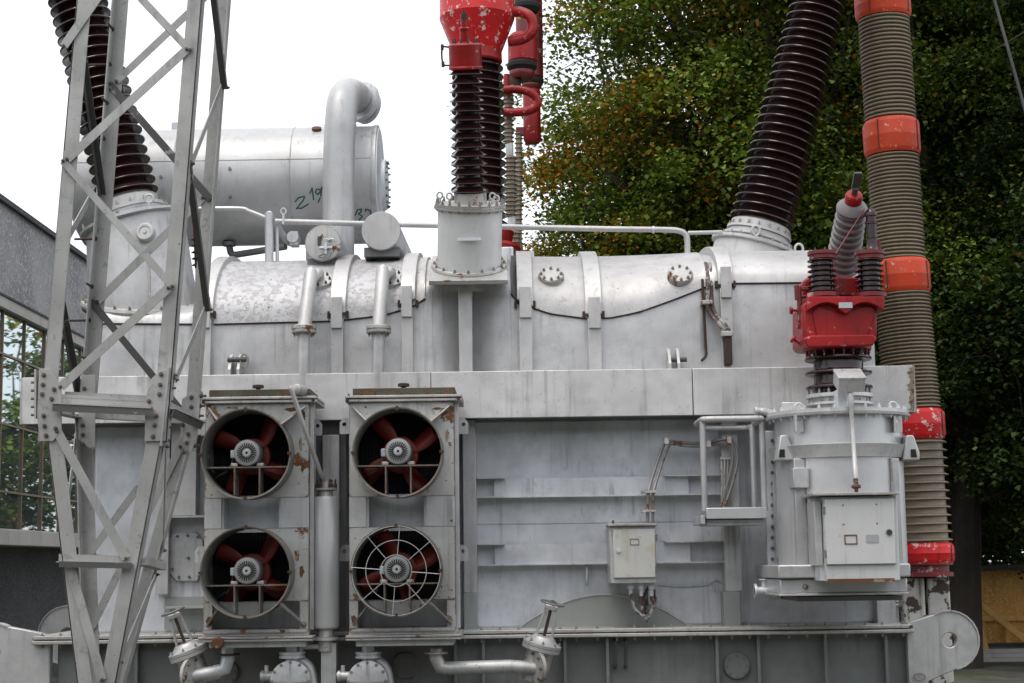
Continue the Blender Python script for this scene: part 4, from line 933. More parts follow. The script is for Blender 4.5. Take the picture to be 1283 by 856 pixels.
for py in (640, 694): obj('door_hinge', MB().cyl(P(1033.2, py + 5, YK + .01), P(1033.2, py - 5, YK + .01), .012, n=10), 'silver_dark', dr)
k = MB().pbox(1037, 725, 1121, 729.5, YK + .026, YK + .032); obj('rust_edge', k, 'rust', B)
# drive shaft with gear head
B = thing('drive_shaft', 'slanting white drive rod topped by a grey gearbox, above the control cabinet', 'shaft', P(1072, 612, 13.6))
a, b_ = P(1072, 600, 13.62), P(1065, 492, 13.75); d = (b_ - a); r = .022
obj('rod', MB().lathe([(r, 0), (r, .1), (r * .85, .105), (r * .85, d.length - .13), (r * 1.15, d.length - .12), (r * 1.15, d.length)], a, d, 18), 'silver_white', B)
obj('coupling', MB().lathe([(.016, -.12), (.016, -.08), (.038, -.075), (.038, -.055), (.02, -.05), (.02, .0)], a, d, 14), 'rust', B)
gb = b_ + V(.0, .03, .09); ay = V(0, -math.cos(R(24)), -math.sin(R(24))); az = V(0, -math.sin(R(24)), math.cos(R(24)))
gx = obj('gearbox', MB().obox(P(1064, 478, 13.8), (1, 0, 0), ay, az, .11, .12, .055), 'silver', B, bev=.006)
obj('gearbox_lid', MB().obox(P(1064, 478, 13.8) + az * .063, (1, 0, 0), ay, az, .115, .125, .008), 'silver', gx)
obj('support_block', MB().pbox(1049, 488, 1062, 519, 13.95, 14.1), 'silver_dull', B, bev=.006)

# red cable-end apparatus on the drum lid
B = thing('red_terminal_housing', 'red cast housing on dark ribbed porcelain above the round vessel lid', 'terminal', V(c0.x, YD, z_t + .03))
bc = V(P(1051, 480, YD).x, YD, z_t + .03); zt_ = zat(1050, 441, YD)
lf = obj('lower_flange', MB().lathe([(.22, 0), (.22, .05), (.285, .055), (.285, .075), (.24, .08), (.24, .115), (.285, .12), (.285, .15), (.23, .155)], bc, axd, 48), 'silver', B)
obj('flange_studs', bolt_ring(bolt_ring(MB(), bc + V(0, 0, .15), axd, .262, 18, .011, .05), bc + V(0, 0, .075), axd, .262, 18, .009, .03), 'bolt_steel', lf, kind='stuff')
k = MB(); insulator(k, bc + V(0, 0, .15), axd, None, zt_ - bc.z - .15, .212, .212, .287, .287, 3, 48, .2, .32); obj('insulator', k, 'porcelain', B)
rf = obj('red_flange', MB().lathe([(.24, 0), (.285, .005), (.29, .035), (.25, .045)], V(bc.x, bc.y, zt_), axd, 48), 'red', B)
obj('flange_studs', bolt_ring(MB(), V(bc.x, bc.y, zt_ + .004), (0, 0, -1), .265, 20, .012, .04), 'red_dark', rf, kind='stuff')
yh0, yh1 = YD - .30, YD + .3
def pz_(py): return zat(1050, py, YD - .25)
prof = [(1006, 429), (1012, 434), (1094, 431), (1099, 425), (1099, 378), (1090, 376), (1083, 374), (1072, 378), (1046, 380), (1040, 376), (1028, 374), (1013, 378), (1006, 380)]
obj('housing', MB().pprism(prof, YD - .27, YD + .28), 'red', B, bev=.02)
obj('housing_collar', MB().lathe([(.25, 0), (.235, .06)], V(bc.x, bc.y, zt_ + .04), axd, 40), 'red_dark', B)
# scalloped shelf with two seats
n = 28; top = []; bot = []
for i in range(n + 1):
    u = i / n; px = 1012 + 96 * u
    top.append((px, 371.5)); w_ = abs(math.sin(2 * PI * (u - .02))) if 0 < u < 1 else 0
    bot.append((px, 389 - 10 * abs(math.sin(2 * PI * u)) + (4 if abs(u - .5) < .1 else 0)))
obj('scalloped_shelf', MB().pprism(top + bot[::-1], YD - .36, YD + .02), 'red', B, bev=.006)
obj('front_ledge', MB().pprism([(1018, 390), (1024, 425), (1086, 424), (1098, 388), (1090, 383), (1050, 392), (1026, 384)], YD - .285, YD - .26), 'red', B, bev=.008)
obj('bottom_lip', MB().pprism([(1006, 424), (1016, 420), (1094, 419), (1099, 424), (1094, 433), (1012, 435)], YD - .33, YD - .272), 'red', B, bev=.012)
obj('back_housing', MB().pprism([(1006, 372), (1006, 352), (1014, 346), (1050, 346), (1090, 348), (1094, 372)], YD + .0, YD + .3), 'red', B, bev=.02)
obj('name_plate', MB().pbox(1051, 379, 1068, 386, YD - .372, YD - .364), 'label_plate', B)
# handwheel rods on the left side
for (pts, wh) in (([(1001, 360), (1003, 412)], None), ([(998, 358), (999, 376)], None)):
    k = MB(); a, b_ = P(*pts[0], 14.25), P(*pts[1], 14.25); k.cyl(a, b_, .022, n=10); k.cyl(a + V(0, 0, -.02), a + V(.1, 0, -.02), .014, n=8); k.cyl(b_ + V(0, 0, .03), b_ + V(.1, 0, .03), .014, n=8)
    obj('side_rod', k, 'red_dark', B)
for px, py, d in ((993, 389, V(-1, 0, .0)), (995, 426, V(-1, 0, .7)), ):
    c = P(px, py, 14.25); k = MB(); k.lathe([(.012, -.1), (.012, 0), (.032, .0), (.036, .012), (.03, .024), (.008, .026)], c, d, 12)
    if py > 400: k.cyl(c - d.normalized() * .1, c - d.normalized() * .1 + V(.12, 0, .03), .016, n=8)
    obj('hand_knob', k, 'red', B)
obj('side_lever', MB().pprism([(1000, 402), (1004, 399), (1003, 412), (998, 410)], 14.22, 14.25), 'red_dark', B)
for px in (1031, 1090):
    a = P(px, 371, YD - .18); b_ = P(px, 326, YD - .18)
    obj('insulator_seat', MB().lathe([(.14, -.005), (.14, .03), (.12, .035)], a - V(0, 0, .01), axd, 32), 'red_dark', B)
    k = MB(); insulator(k, a + V(0, 0, .015), axd, None, (b_ - a).length, .095, .092, .123, .123, 7, 32, .22, .24); obj('insulator', k, 'porcelain', B)
    cp = obj('insulator_cap', MB().lathe([(.10, 0), (.115, .005), (.115, .04), (.13, .042), (.13, .07), (.09, .075)], b_, axd, 32), 'red_dark', B)
    obj('cap_bolts', bolt_ring(MB(), b_ + V(0, 0, .068), axd, .11, 8, .011, .018), 'steel_dark', cp, kind='stuff')
a = P(1093, 319, YD - .15); b_ = P(1091.5, 262, YD - .15); H = (b_ - a).length
obj('post_terminal', MB().lathe([(.085, 0), (.085, .02), (.06, .04), (.05, .07), (.045, .1), (.045, H * .34), (.05, H * .35), (.05, H * .37), (.045, H * .38), (.045, H * .66), (.055, H * .67), (.055, H * .7), (.043, H * .71), (.043, H * .83), (.055, H * .84), (.055, H * .88), (.05, H * .93), (.025, H)], a, axd, 24), 'porcelain', B)
obj('terminal_fin', MB().pprism([(1099, 318), (1105, 318), (1103, 302), (1099, 300)], YD - .16, YD - .12), 'red_dark', B)
# leaning grey bushing behind
B = thing('grey_bushing', 'short grey ribbed bushing with red collar leaning behind the red housing', 'bushing', P(1053, 345, 14.75))
a, b_ = P(1055, 335, 14.85), P(1069, 252, 14.25); ax = (b_ - a).normalized(); L_ = (b_ - a).length
obj('seat', MB().lathe([(.16, -.15), (.16, -.03), (.13, 0)], a, ax, 32), 'silver_dull', B)
k = MB(); insulator(k, a - ax * .02, ax, None, L_ * .93, .125, .105, .158, .132, 10, 40, .2, .35); obj('insulator', k, 'porcelain_grey', B)
obj('shoulder', MB().lathe([(.133, L_ * .88), (.136, L_ * .90), (.12, L_ * .93), (.08, L_ * .985), (.06, L_ * 1.0)], a, ax, 36), 'porcelain_grey', B)
rc_ = obj('red_collar', MB().lathe([(.07, L_ * .97), (.075, L_ * .98), (.075, L_ * 1.08), (.065, L_ * 1.1), (.03, L_ * 1.105)], a, ax, 28), 'red', B)
t_ = a + ax * L_ * 1.1; obj('terminal', MB().lathe([(.028, -.01), (.026, .06), (.034, .062), (.034, .075), (.02, .08)], t_, ax, 14).obox(t_ + ax * .15, (1, 0, 0), ax.cross(V(1, 0, 0)), ax, .033, .01, .085), 'steel_dark', rc_)
obj('red_rod', MB().cyl(P(1047, 318, 14.0), P(1083, 262, 14.2), .005, n=8), 'red_dark', B)

# ================================================================== balcony, junction box, conduits
YBF, YBB = 14.45, 15.1
B = thing('service_balcony', 'small railed service platform with tube guard rail on the tank wall', 'platform', P(920, 657, YBF))
r = .028
def q3(px, py, y): return P(px, py, y)
zt_ = zat(920, 525, YBF); z2 = zat(920, 535, 14.9); zf = zat(920, 640, YBF)
xa, xb = P(882.5, 590, YBF).x, P(957.5, 590, YBF).x
obj('top_rail', MB().tube([(xa + .0, YBF + .55, zt_), (xa, YBF + .08, zt_), (xa + .03, YBF + .02, zt_), (xa + .09, YBF, zt_), (xb - .09, YBF, zt_), (xb - .03, YBF + .02, zt_), (xb, YBF + .08, zt_), (xb, YBF + .55, zt_)], r, 14, 5), 'silver_white', B)
for x, y in ((xa, YBF + .05), (xb, YBF + .05), (xb - .02, YBF + .5)):
    obj('rail_post', MB().cyl((x, y, zf), (x, y, zt_ - .01), r * .95, n=16), 'silver', B)
obj('middle_rail', MB().tube([(xa + .06, YBF + .5, z2), (xa + .1, YBF + .55, z2), (xb - .1, YBF + .55, z2), (xb - .04, YBF + .5, z2)], r * .9, 14, 4), 'silver', B)
obj('toe_board', MB().pbox(885, 636, 961, 650, YBF - .03, YBF), 'silver_clean', B, bev=.006)
obj('floor_plate', MB().box(P(885, 640, YBF).x, P(961, 640, YBF).x, YBF, 15.1, zat(920, 650, YBF) - .0, zat(920, 647, YBF)), 'silver_dark', B)
obj('side_channel', MB().pbox(878, 646, 884, 657, YBF + .02, 15.1), 'silver', B, bev=.005)
obj('under_channel', MB().pbox(885, 651, 958, 658, YBF + .08, 15.1), 'silver_dull', B, bev=.005)
k = MB()
for px in (904, 908, 912, 916): k.cyl(P(px, 574, 15.05), P(px, 634, 15.05), .008, n=8)
k.pbox(902, 572, 919, 576, 15.04, 15.08); obj('thin_rods', k, 'silver_touched', B, kind='stuff')
YJ = 14.75
B = thing('junction_box', 'stained pale junction box with drooping cables on the lower tank wall', 'box', P(791, 730, YJ))
obj('box_body', MB().pbox(764, 659, 822, 731, YJ + .025, YL - .02), 'silver', B, bev=.006)
obj('box_lid', MB().pbox(761.5, 656, 824, 659, YJ - .02, YJ + .38), 'silver_touched', B, bev=.003)
dr = obj('door', MB().pbox(768.5, 663, 821, 724, YJ, YJ + .024), 'cabinet_stained', B, bev=.005)
a = P(795, 679, YJ); k = MB(); w = .04
for (u0, u1, v0, v1) in ((-1, 1, .55, .7), (-1, 1, -.7, -.55), (-1, -.85, -.55, .55), (.85, 1, -.55, .55)): k.box(a.x + u0 * w, a.x + u1 * w, YJ - .004, YJ - .0005, a.z + v0 * w, a.z + v1 * w)
obj('card_frame', k, 'silver_dark', dr)
obj('door_lock', MB().lathe([(.02, 0), (.02, .012), (.008, .013)], P(775, 690, YJ), (0, -1, 0), 14), 'silver_dull', dr)
for py in (674, 713): obj('door_hinge', MB().cyl(P(822, py + 4, YJ + .005), P(822, py - 4, YJ + .005), .011, n=10), 'silver_dark', dr)
obj('hinge_pin', MB().cyl(P(768, 652, YJ + .1), P(768, 658, YJ + .1), .01, n=8), 'rust', B)
for px in (790, 803, 816): obj('cable_gland', MB().lathe([(.03, 0), (.03, .05), (.018, .055), (.018, .11)], P(px, 731, YJ + .12), (0, 0, -1), 12), 'silver_dull', B)
for j, (a, b_, c_) in enumerate((((791, 744), (797, 765), (806, 772)), ((803, 744), (806, 768), (810, 778)), ((816, 744), (819, 758), (812, 774)), ((813, 735), (806, 752), (805, 765)), ((820, 738), (822, 755), (813, 770)))):
    y = YJ + .10 + .02 * j
    obj('cable', MB().tube([P(*a, y), P((a[0] + b_[0]) / 2 - 1, (a[1] + b_[1]) / 2, y), P(*b_, y), P(*c_, y), P(c_[0] - 2, c_[1] - 10, y + .12), P(c_[0] - 3, c_[1] - 30, y + .3)], .014, 8, 5), 'cable', B)
B = thing('cable_conduit', 'pair of rusty conduits climbing from the junction box to the platform', 'conduit', P(815, 656, 15.0))
for dx, rr_ in ((0, .0145), (6.5, .013)):
    obj('conduit', MB().tube([P(811.5 + dx, 657, 15.02), P(811.5 + dx, 640, 15.02), P(812 + dx, 620, 15.02), P(816 + dx, 603, 15.06), P(825 + dx, 575, 15.1), P(832 + dx, 557 + dx * .3, 15.1), P(838 + dx, 553 + dx * .5, 15.1), P(860, 555 + dx * .6, 15.1), P(885, 555 + dx * .6, 15.1), P(905, 551 + dx * .6, 15.02), P(916 - dx, 550 + dx, 15.0), P(922 - dx * .8, 560 + dx * .5, 15.0), P(924 - dx, 578, 15.0), P(918 - dx, 605, 15.0), P(908 - dx * .8, 634, 15.0)], rr_, 8, 6), 'conduit', B)
for px, py, w_, h_ in ((813.5, 616, 9, 3), (813.5, 640, 9, 3), (835, 552, 3, 8), (888, 556, 3, 9), (914, 551, 3, 9)):
    obj('clip', MB().pbox(px - w_, py - h_ / 2, px + w_, py + h_ / 2, 14.97, 15.14), 'silver_touched', B)
# thin wall clip wires near the right post
obj('wall_wire', MB().tube([P(824, 733, YL - .01), P(850, 735, YL - .02), P(885, 733, YL - .02), P(897, 727, YL - .02), P(908, 734, YL - .02)], .006, 6, 5), 'silver', tank)
obj('wall_clip', MB().tube([P(896 + dx, py, YL - .03) for dx, py in ((-2, 730), (-2, 740), (2, 741), (2, 729))], .006, 6, 1, True), 'silver_dull', tank)

# ================================================================== valves and pipes under the coolers
def gate_valve(px, py, lean, Y, label, flip):
    c = P(px, py, Y); B = thing('gate_valve', label, 'valve', c - V(0, 0, .2), 'gate valves under the coolers')
    ax = V(math.sin(lean), -.10, math.cos(lean)).normalized(); sx = ax.cross(V(0, 1, 0)).normalized()
    obj('valve_body', MB().lathe([(.10, -.20), (.115, -.1), (.115, .04), (.13, .07)], c, ax, 32), 'silver', B)
    bf = obj('bonnet_flange', MB().lathe([(.165, .07), (.165, .095), (.158, .097), (.158, .105), (.165, .107), (.165, .13), (.12, .15), (.09, .185), (.05, .19)], c, ax, 36), 'silver', B)
    obj('flange_bolts', bolt_ring(MB(), c + ax * .13, ax, .145, 8, .014, .02), 'bolt_steel', bf, kind='stuff')
    for s_ in (-1, 1):
        k = MB(); p0 = c + ax * .17 + sx * .07 * s_; p1 = c + ax * .42 + sx * .045 * s_; k.bar(p0, p1, .022, .03, V(0, -1, 0)); obj('yoke_arm', k, 'silver', B, bev=.005)
    obj('yoke_head', MB().obox(c + ax * .435, sx, V(0, 1, 0), ax, .055, .028, .022), 'silver', B, bev=.008)
    obj('stem', MB().cyl(c + ax * .18, c + ax * .50, .014, n=10), 'dark_rust', B)
    hw = c + ax * .475; k = MB(); e2 = ax.cross(sx)
    k.tube([hw + (sx * math.cos(R(q * 15)) + e2 * math.sin(R(q * 15))) * .097 for q in range(24)], .009, 8, 1, True)
    for q in range(4): k.cyl(hw, hw + (sx * math.cos(R(q * 90 + 20)) + e2 * math.sin(R(q * 90 + 20))) * .097, .007, n=6)
    k.cyl(hw - ax * .015, hw + ax * .02, .028, n=10); obj('handwheel', k, 'silver_dark', B)
    # side flange that takes the pipe
    pf = obj('pipe_flange', MB().lathe([(.15, -.02), (.15, .02)], c + V(.03 * flip, -.10, -.08), V(flip * .55, -.35, 0), 32), 'silver_rusty', B)
    obj('flange_bolts', bolt_ring(MB(), c + V(.045 * flip, -.11, -.08), V(flip * .55, -.35, 0), .12, 8, .016, .016), 'silver_dark', pf, kind='stuff')
    return B, c
B, c = gate_valve(675, 824, R(15), 14.5, 'gate valve with tilted handwheel at the end of the rusty horizontal pipe', -1)
obj('pipe', MB().tube([c + V(-.02, -.09, -.085), P(640, 835, 14.38), P(556, 837.5, 14.38)], M(8.3, 836, 14.4), 20), 'silver_touched', B)
e = MB().tube([P(562, 837.5, 14.38), P(552, 836, 14.38), P(546, 824, 14.38), P(546, 812, 14.38)], M(8.6, 836, 14.4), 18); obj('elbow', e, 'silver_touched', B)
obj('elbow_flange', MB().lathe([(.1, -.008), (.1, .008)], P(546.5, 818, 14.38), (0, 0, 1), 24), 'silver_touched', B)
B, c = gate_valve(241, 832, R(-20), 14.5, 'gate valve with tilted handwheel beside the foot of the lattice mast', 1)
obj('pipe', MB().tube([c + V(.02, -.09, -.10), P(275, 842, 14.38)], M(8.8, 836, 14.4), 20), 'silver', B)
obj('elbow', MB().tube([P(270, 842, 14.38), P(282, 838, 14.38), P(285.5, 826, 14.38), P(286, 810, 14.38)], M(8.6, 836, 14.4), 18), 'silver_dull', B)
obj('elbow_flange', MB().lathe([(.1, -.008), (.1, .008)], P(285.5, 820, 14.38), (0, 0, 1), 24), 'dark_rust', B)
obj('side_plug', MB().lathe([(.05, -.04), (.05, .04), (.04, .05)], P(273, 806, 14.1), (0, -1, 0), 16), 'rust', B)
def pump(px, label):
    c = P(px, 853, 14.35); B = thing('oil_pump', label, 'pump', c - V(0, 0, .2), 'oil pumps under the coolers')
    bd = obj('pump_body', MB().lathe([(.12, .2), (.15, .1), (.16, 0), (.16, -.03), (.17, -.031), (.17, -.06), (.15, -.07), (.03, -.08)], c, (0, 1, 0), 40), 'silver', B)
    obj('cover_bolts', bolt_ring(MB(), c + V(0, -.062, 0), (0, -1, 0), .155, 12, .014, .018), 'bolt_steel', bd, kind='stuff')
    obj('cover_rib', MB().box(c.x - .14, c.x + .14, c.y - .083, c.y - .07, c.z - .008, c.z + .008).box(c.x - .008, c.x + .008, c.y - .084, c.y - .071, c.z - .14, c.z + .14), 'silver_white', bd)
    t_ = P(px + 1, 813, 14.4); obj('inlet_pipe', MB().cyl(V(c.x, 14.4, t_.z + .1), V(c.x, 14.4, c.z + .1), .055, n=18), 'silver_dull', B)
    obj('inlet_flange', MB().lathe([(.11, -.03), (.11, -.01), (.1, -.008), (.1, 0), (.11, .002), (.11, .022)], V(c.x, 14.4, P(px, 820, 14.4).z), (0, 0, 1), 26), 'silver_dull', B)
    obj('outlet_bend', MB().tube([V(c.x + .02, 14.42, c.z + .17), V(c.x + .09, 14.42, c.z + .15), V(c.x + .15, 14.42, c.z + .08), V(c.x + .18, 14.42, c.z - .1)], .045, 16, 5), 'silver', B)
    obj('side_valve', MB().cyl(c + V(-.26, 0, .04), c + V(-.14, 0, .04), .04, n=14).lathe([(.05, -.25), (.05, -.23)], c + V(0, 0, .04), (1, 0, 0), 14).cyl(c + V(-.21, 0, .04), c + V(-.21, 0, .13), .018, n=8), 'silver', B)
pump(365, 'round oil pump beneath the left cooling unit'); pump(461, 'round oil pump beneath the right cooling unit')

# ================================================================== lattice mast in front, left
YF, YBK = 11.6, 12.45
mast = thing('lattice_mast', 'pale grey steel lattice mast standing on a narrow foot in front of the tank', 'mast', P(118, 945, 12.0))
LEG = {'FL': (YF, [(47, 553), (53, 480), (96, 0), (110, -160)], [(57, 535), (93, 856), (108, 952)]),
       'FR': (YF, [(209, 553), (214, 470), (253, 0), (266, -160)], [(206, 535), (147, 856), (127, 952)]),
       'BL': (YBK, [(101, 540), (106, 470), (144, 0), (157, -160)], [(98, 520), (107, 850), (110, 935)]),
       'BR': (YBK, [(248, 545), (256, 460), (290, 0), (302, -160)], [(247, 535), (162, 856), (136, 935)])}
def angle_bar(mb, p0, p1, w, t, da, db):
    """L section along p0-p1: one flange towards da, one towards db"""
    p0 = Vector(p0); p1 = Vector(p1); d = (p1 - p0).normalized(); L_ = (p1 - p0).length; c = (p0 + p1) / 2
    for u, v in ((Vector(da), Vector(db)), (Vector(db), Vector(da))):
        u = (u - d * u.dot(d)).normalized(); v = d.cross(u); v = v if v.dot(Vector(da) + Vector(db)) > 0 else -v
        mb.obox(c + u * w / 2 + v * t / 2, d, u, v, L_ / 2, w / 2, t / 2)
    return mb
dirs = {'FL': ((1, 0, 0), (0, 1, 0)), 'FR': ((-1, 0, 0), (0, 1, 0)), 'BL': ((1, 0, 0), (0, -1, 0)), 'BR': ((-1, 0, 0), (0, -1, 0))}
for key, (y, up, lo) in LEG.items():
    da, db = dirs[key]; 
    p = [P(a, b_, y) for a, b_ in up]; k = MB(); angle_bar(k, p[0], p[3], .105, .012, da, db); obj('leg', k, 'mast_paint', mast, bev=.003)
    p = [P(a, b_, y) for a, b_ in lo]; k = MB(); angle_bar(k, p[0], p[-1], .105, .012, da, db); obj('leg', k, 'mast_paint', mast, bev=.003)
def gusset(poly, y, m='mast_paint', t=.012, bolts=()):
    o = obj('gusset_plate', MB().pprism(poly, y - t, y), m, mast, bev=.002)
    k = MB()
    for a, b_ in bolts: bolt(k, P(a, b_, y - t), (0, -1, 0), .016, .018)
    if bolts: obj('gusset_bolts', k, 'mast_bolt', o, kind='stuff')
gusset([(49, 462), (62, 462), (77, 484), (77, 540), (66, 553), (50, 553), (46, 520)], YF - .006, bolts=[(55, 470), (54, 482), (53, 494), (55, 521), (56, 534), (58, 546), (68, 488), (70, 537), (65, 500)])
gusset([(203, 463), (210, 463), (211, 505), (206, 540), (200, 553), (181, 553), (182, 500), (190, 474)], YF - .006, bolts=[(202, 469), (201, 482), (200, 494), (196, 521), (194, 533), (192, 547), (187, 503)])
gusset([(101, 470), (119, 470), (119, 560), (112, 562), (98, 550)], YBK - .12, bolts=[(104, 533), (104, 545), (104, 557), (106, 487)])
gusset([(228, 500), (243, 490), (250, 500), (248, 545), (238, 570), (226, 545)], YBK - .12, bolts=[(240, 498), (240, 510), (234, 555), (231, 567), (236, 544), (229, 532)])
# side gussets with bolt tails
for (px, y0, y1, s_) in ((48, 464, 525, -1), (214, 462, 560, 1), (251, 490, 565, 1)):
    Y_ = YF + .05 if px < 220 else YBK - .05
    a, b_ = P(px, y0, Y_), P(px - (10 if s_ > 0 else 0), y1, Y_)
    k = MB(); k.bar(a, b_, .16, .012, (1, 0, 0)); g_ = obj('gusset_plate', k, 'mast_paint', mast)
    k = MB()
    for i in range(6):
        p = a + (b_ - a) * ((i + .5) / 6); k.cyl(p, p + V(.05 * s_, 0, 0), .009, n=8); k.cyl(p + V(.005 * s_, 0, 0), p + V(.022 * s_, 0, 0), .017, n=6)
    obj('gusset_bolts', k, 'mast_bolt', g_, kind='stuff')
def brace(p0, y0, p1, y1, w, m='mast_paint', L_=False, up=(0, -1, 0)):
    k = MB(); a, b_ = P(*p0, y0), P(*p1, y1)
    if L_:
        k.bar(a, b_, w, .008, up)
        d = (b_ - a).normalized(); sdv = d.cross(Vector(up)).normalized(); u = sdv.cross(d).normalized()
        k.obox((a + b_) / 2 + sdv * w * .46 - u * w * .35, d, sdv, u, (b_ - a).length / 2, .004, w * .35)
    else: k.bar(a, b_, w, .008, up)
    obj('brace', k, m, mast)
    k = MB()
    for p in (a, b_): bolt(k, p + Vector(up) * .004, up, .013, .014)
    obj('brace_bolts', k, 'mast_bolt', mast, kind='stuff')
F1, F2 = YF - .012, YBK - .02
brace((84, 200), F1, (234, 62), F1, .062)
brace((79, 202), F1, (216, 359), F1 - .01, .05, 'mast_paint', True)
brace((76, 485), F1, (211, 361), F1 - .022, .062)
brace((176, -3), F1, (238, 63), F1, .05, 'mast_paint', True)
brace((80, 58), F1, (140, -28), F1, .062)
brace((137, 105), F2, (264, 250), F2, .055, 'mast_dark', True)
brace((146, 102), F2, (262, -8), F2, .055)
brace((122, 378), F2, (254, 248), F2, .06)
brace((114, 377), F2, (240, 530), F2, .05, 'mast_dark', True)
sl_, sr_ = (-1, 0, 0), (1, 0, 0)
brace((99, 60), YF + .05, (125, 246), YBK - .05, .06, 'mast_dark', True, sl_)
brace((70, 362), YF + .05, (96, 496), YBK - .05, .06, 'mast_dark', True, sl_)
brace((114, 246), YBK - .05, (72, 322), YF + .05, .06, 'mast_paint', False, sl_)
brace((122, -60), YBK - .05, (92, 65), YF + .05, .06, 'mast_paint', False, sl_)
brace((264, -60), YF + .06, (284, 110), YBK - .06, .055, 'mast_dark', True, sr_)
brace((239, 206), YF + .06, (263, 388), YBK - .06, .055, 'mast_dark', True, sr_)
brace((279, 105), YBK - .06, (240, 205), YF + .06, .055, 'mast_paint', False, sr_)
brace((258, 384), YBK - .06, (220, 476), YF + .06, .055, 'mast_paint', False, sr_)
# horizontals
def strut(p0, y0, p1, y1, w, m='mast_paint'):
    a, b_ = P(*p0, y0), P(*p1, y1); k = MB(); k.bar(a, b_, w, .008, (0, 0, 1)); d = (b_ - a).normalized(); n_ = V(-d.y, d.x, 0) * (1 if d.x > 0 else -1)
    k.obox((a + b_) / 2 - n_ * (-w * .46) + V(0, 0, w * .36), d, n_, (0, 0, 1), (b_ - a).length / 2, .004, w * .36)
    obj('strut', k, m, mast)
strut((66, 506), YF - .05, (191, 512), YF - .05, .10, 'mast_paint')
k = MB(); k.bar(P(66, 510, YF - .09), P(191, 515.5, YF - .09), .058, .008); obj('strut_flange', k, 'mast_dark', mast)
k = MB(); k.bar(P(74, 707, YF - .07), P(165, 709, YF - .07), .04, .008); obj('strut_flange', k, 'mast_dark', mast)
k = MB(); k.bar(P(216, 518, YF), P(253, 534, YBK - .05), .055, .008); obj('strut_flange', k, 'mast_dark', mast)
strut((80, 498), YF + .02, (184, 503), YF + .02, .06, 'mast_paint')
strut((212, 512), YF + .02, (252, 530), YBK - .05, .09, 'mast_paint')
strut((118, 524), YBK, (240, 531), YBK, .09)
strut((52, 514), YF + .05, (100, 524), YBK - .05, .09)
strut((72, 704), YF - .03, (166, 707), YF - .03, .075, 'mast_paint')
strut((176, 707), YF + .05, (202, 714), YBK - .05, .075)
strut((102, 702), YBK, (203, 710), YBK, .07)
brace((72, 541), F1, (158, 700), F1, .062)
brace((87, 706), F1, (128, 852), F1, .062)
brace((174, 610), F2, (108, 700), F2, .055)
brace((226, 560), F2, (108, 800), F2, .0551)
brace((95, 546), YBK - .05, (80, 676), YF + .05, .055, 'mast_paint', False, sl_)
brace((208, 560), YF + .06, (205, 690), YBK - .06, .05, 'mast_paint', False, sr_)
brace((196, 720), YBK - .06, (150, 830), YF + .06, .05, 'mast_paint', False, sr_)
for i, py in enumerate((38, 82, 130, 175, 222, 300, 360, 402, 450)):      # step bolts on the far left leg
    px = 144 - py * .081 + 1; a = P(px, py, YBK - .03); k = MB(); k.cyl(a + V(0, -.02, 0), a + V((-.16 if i % 2 else .0), -.02 - (.0 if i % 2 else .14), 0), .009, n=8); k.cyl(a + V(0, -.02, 0), a + V(0, -.04, 0), .018, n=6)
    obj('step_bolt', k, 'dark_rust', mast)
pf = P(118, 945, 12.0); obj('foot_plate', MB().box(pf.x - .22, pf.x + .22, 11.5, 12.55, pf.z - .04, pf.z + .02), 'mast_paint', mast, bev=.005)
obj('foot_block', MB().box(pf.x - .3, pf.x + .3, 11.4, 12.65, -.1, pf.z - .042), 'plinth', mast, bev=.02)

# ================================================================== building on the left
XB_ = -6.65
def yof(px): return -XB_ * FPX / (CX - px) * 1.0
def bz(py, Y): return CAMZ + (HOR + ROLL * CX - py) / FPX * Y
Y0 = yof(2)
zr, zwt, zwb, zlb = bz(255, yof(0)), bz(385, yof(0)), bz(661, yof(0)), bz(684, yof(0))
bld = thing('office_building', 'grey rough-rendered building with long band of brown framed windows at the left', 'building', (XB_ - 4, 30, 0))
YE0, YE1 = 14.0, 46.0
obj('upper_wall', MB().box(XB_ - 9, XB_, YE0, YE1, zwt + .12, zr), 'concrete', bld)
obj('coping', MB().box(XB_ - 9.1, XB_ + .06, YE0 - .1, YE1, zr, zr + .07), 'stone_dark', bld)
obj('lintel', MB().box(XB_ - .3, XB_ + .035, YE0, YE1, zwt - .02, zwt + .119), 'ledge_white', bld)
obj('lintel_shadow_strip', MB().box(XB_ - .25, XB_ + .05, YE0, YE1, zwt + .12, zwt + .15), 'stone_dark', bld)  # solid dark strip stands in for a shaded gap over the lintel
obj('ledge', MB().box(XB_ - .4, XB_ + .14, YE0, YE1, zlb, zwb - .03), 'ledge_white', bld, bev=.01)
obj('lower_wall', MB().box(XB_ - 9, XB_ - .25, YE0, YE1, 0, zlb), 'stone_dark', bld)
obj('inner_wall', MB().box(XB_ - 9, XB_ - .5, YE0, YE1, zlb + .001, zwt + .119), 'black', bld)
zrow = [zwb - .03, bz(616, Y0), bz(531, Y0), bz(443, Y0), zwt - .02]
ys = [Y0 + .99 * i for i in range(-7, 24)]
for i in range(len(ys) - 1):
    for j in range(4):
        t1, t2 = random.uniform(-.004, .004), random.uniform(-.004, .004)
        a, b_, c_, d_ = ys[i] + .02, ys[i + 1] - .02, zrow[j] + .02, zrow[j + 1] - .02
        obj('window_pane', MB().add([(XB_ - .06 + t1, a, c_), (XB_ - .06 - t1, b_, c_), (XB_ - .06 - t1 + t2, b_, d_), (XB_ - .06 + t1 + t2, a, d_)], [(0, 1, 2, 3)]), 'window_glass', bld)
for y in ys: obj('mullion', MB().box(XB_ - .08, XB_ - .035, y - .014, y + .014, zwb - .03, zwt - .02), 'frame_brown', bld)
